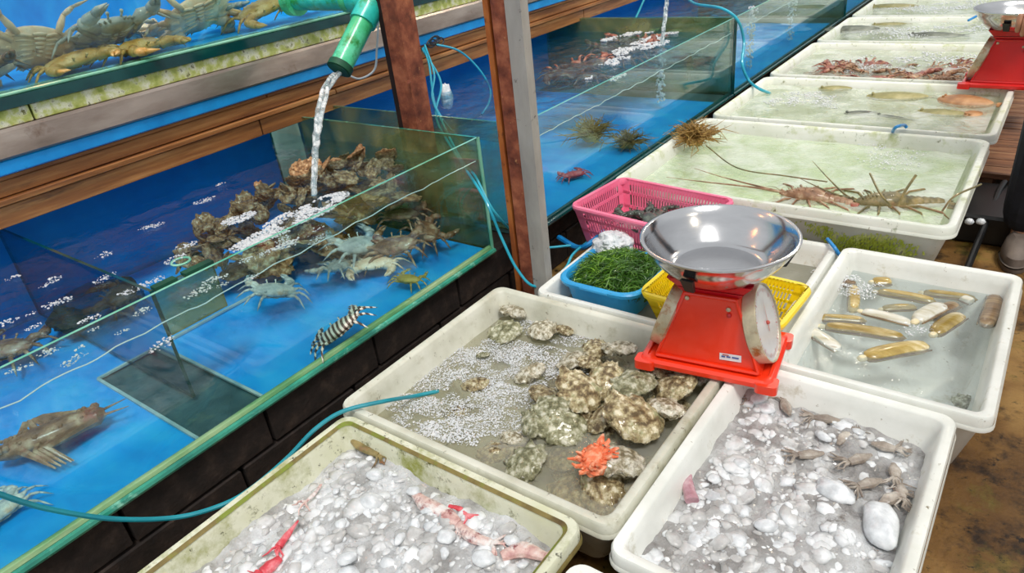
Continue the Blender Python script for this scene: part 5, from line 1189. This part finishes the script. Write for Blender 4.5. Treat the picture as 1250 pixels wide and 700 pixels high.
def person():
    px, py = .135, 2.70
    t = root('person', (px, py, -RIM), 'person in dark trousers and taupe clogs standing at the right edge', 'person')
    def skin(nm, verts, edges, rad, m, parent=t, sub=2):
        me = bpy.data.meshes.new(nm); me.from_pydata([Vector(v) for v in verts], edges, []); o = bpy.data.objects.new(nm, me); COL.objects.link(o); o.parent = parent
        mod = o.modifiers.new('s', 'SKIN'); me.skin_vertices[0].data[0].use_root = True
        for i, r in enumerate(rad): me.skin_vertices[0].data[i].radius = r if isinstance(r, tuple) else (r, r)
        o.modifiers.new('d', 'SUBSURF').levels = sub; o.modifiers['d'].render_levels = sub
        me.materials.append(M[m]); return o
    # body (skin) : one continuous figure, clothes over it
    V = [(0, 0, .92), (0, 0, 1.12), (0, 0, 1.34), (0, 0, 1.44), (0, -.01, 1.52), (0, -.015, 1.60), (0, -.01, 1.69),
         (.09, 0, .86), (.105, -.03, .48), (.11, 0, .09), (.11, -.10, .04), (-.09, 0, .86), (-.10, -.02, .48), (-.105, .02, .09), (-.105, -.08, .04),
         (.18, 0, 1.40), (.23, .0, 1.12), (.22, -.10, .90), (.215, -.15, .83), (-.18, 0, 1.40), (-.23, 0, 1.12), (-.22, -.10, .90), (-.215, -.15, .83)]
    E = [(0, 1), (1, 2), (2, 3), (3, 4), (4, 5), (5, 6), (0, 7), (7, 8), (8, 9), (9, 10), (0, 11), (11, 12), (12, 13), (13, 14), (3, 15), (15, 16), (16, 17), (17, 18), (3, 19), (19, 20), (20, 21), (21, 22)]
    R = [.12, .12, .14, .10, .052, .085, .07, .08, .052, .038, .03, .08, .052, .038, .03, .055, .042, .030, .028, .055, .042, .030, .028]
    skin('body', V, E, R, 'skin')
    for s, hx in ((1, .215), (-1, -.215)):      # fingers
        for k in range(5):
            x = hx+(k-2)*.014 if k < 4 else hx-s*.035; L = (.055, .065, .06, .05, .04)[k]
            skin('finger', [(x, -.155, .81), (x, -.165, .81-L*.5), (x, -.155, .81-L)], [(0, 1), (1, 2)], [.009, .0085, .007], 'skin', sub=1)
    skin('trousers', [(0, 0, .98), (0, 0, .90), (.09, 0, .84), (.105, -.03, .48), (.112, -.005, .07), (-.09, 0, .84), (-.10, -.02, .48), (-.107, .015, .07)],
         [(0, 1), (1, 2), (2, 3), (3, 4), (1, 5), (5, 6), (6, 7)], [.13, .14, .105, .085, .075, .105, .085, .075], 'denim')
    skin('shirt', [(0, 0, .86), (0, 0, 1.12), (0, 0, 1.36), (0, 0, 1.45), (.18, 0, 1.41), (.225, 0, 1.20), (-.18, 0, 1.41), (-.225, 0, 1.20)],
         [(0, 1), (1, 2), (2, 3), (3, 4), (4, 5), (3, 6), (6, 7)], [.165, .150, .158, .09, .07, .062, .07, .062], 'shirt')
    b = MB(); O = Vector((px, py, -RIM)); b.ell(O+Vector((0, .01, 1.665)), (.088, .10, .09), nu=20, nv=14, fn=lambda p: p*(1+.05*nz(p, 6, 1))); b.build('hair', M['hair'], t)
    b = MB(); b.tube([O+Vector((0, -.095, 1.62)), O+Vector((0, -.118, 1.585))], [.008, .014], 8)
    b.build('nose', M['skin'], t)
    for s in (-1, 1):
        b = MB(); b.ell(O+Vector((s*.032, -.088, 1.615)), (.013, .008, .008), nu=10, nv=8); b.build('eye', M['dial'], t)
        b = MB(); b.ell(O+Vector((s*.088, 0, 1.60)), (.010, .02, .03), nu=10, nv=8); b.build('ear', M['skin'], t)
    b = MB(); b.ell(O+Vector((0, -.093, 1.555)), (.024, .008, .006), nu=10, nv=8); b.build('mouth', M['squid_pink'], t)
    for s, x, y in ((1, .11, -.05), (-1, -.105, -.04)):
        b = MB(); c = O+Vector((x, y, 0)); prof = []
        for zz, k in ((0, .96), (.012, 1.0), (.022, 1.0), (.024, .94), (.05, .92), (.075, .78), (.092, .5)):
            prof.append([c+Vector((.048*k*cos(a)*(1.08 if sin(a) < 0 else .9), .135*k*sin(a)+(.02 if zz > .06 else 0), zz)) for a in [2*pi*q/28 for q in range(28)]])
        b.loops(prof, cap0=True, cap1=True); sh = b.build('clog', M['shoe'], t)
        b = MB(); b.loops([[c+Vector((.050*cos(a)*(1.08 if sin(a) < 0 else .9), .137*sin(a), zz)) for a in [2*pi*q/28 for q in range(28)]] for zz in (.020, .025)]); b.build('sole_line', M['black'], sh)
person()

# ================================================================== MARKET ROOF LAMPS (above the view; their glints show in the pan and on the water)
def lamp(x, y, z, m, label, energy, col=(1, .9, .75)):
    t = root('hanging_lamp', (x, y, z+RIM), label, 'lamp')
    b = MB(); b.v = []; b.lathe((x, y, z+RIM), [(.02, .10), (.035, .09), (.12, .02), (.122, .018), (.115, .018), (.03, .08)], 24); b.build('shade', M['grey_post'], t)
    b = MB(); b.ell((x, y, z+RIM+.03), (.035, .035, .05), nu=14, nv=10); b.build('bulb', M[m], t)
    b = MB(); b.tube([(x, y, z+RIM+.10), (x, y, z+RIM+.9)], .004, 6); b.build('cord', M['wire'], t)
    t.location.z -= RIM
    l = bpy.data.lights.new('lamp_light', 'POINT'); l.energy = energy; l.color = col; l.shadow_soft_size = .05
    o = bpy.data.objects.new('lamp_light', l); COL.objects.link(o); o.location = (x, y, z-.05)
lamp(-.10, 3.4, 1.75, 'bulb', 'warm lamp over the tubs above the frame, nearest', 14)
lamp(-.9, 3.9, 1.8, 'bulb', 'warm lamp over the tubs above the frame, farther back', 14)
lamp(-1.7, 2.9, 1.85, 'bulb_orange', 'orange lamp above the tank behind the posts', 2, (1, .6, .3))
lamp(-2.0, 1.2, 1.9, 'bulb_orange', 'orange lamp above the foreground crab tank', 1.2, (1, .6, .3))
lamp(-2.0, .5, 1.9, 'bulb_orange', 'orange lamp above the near end of the crab tank', 1.2, (1, .6, .3))
lamp(.9, .9, 1.7, 'bulb', 'warm lamp above the walkway at the right', 5)

# everything was laid out from the rim level: lift it so that the floor lies at z = 0
for o in list(COL.objects):
    if o.parent is None and o is not camo and o.type != 'CAMERA': o.location.z += RIM
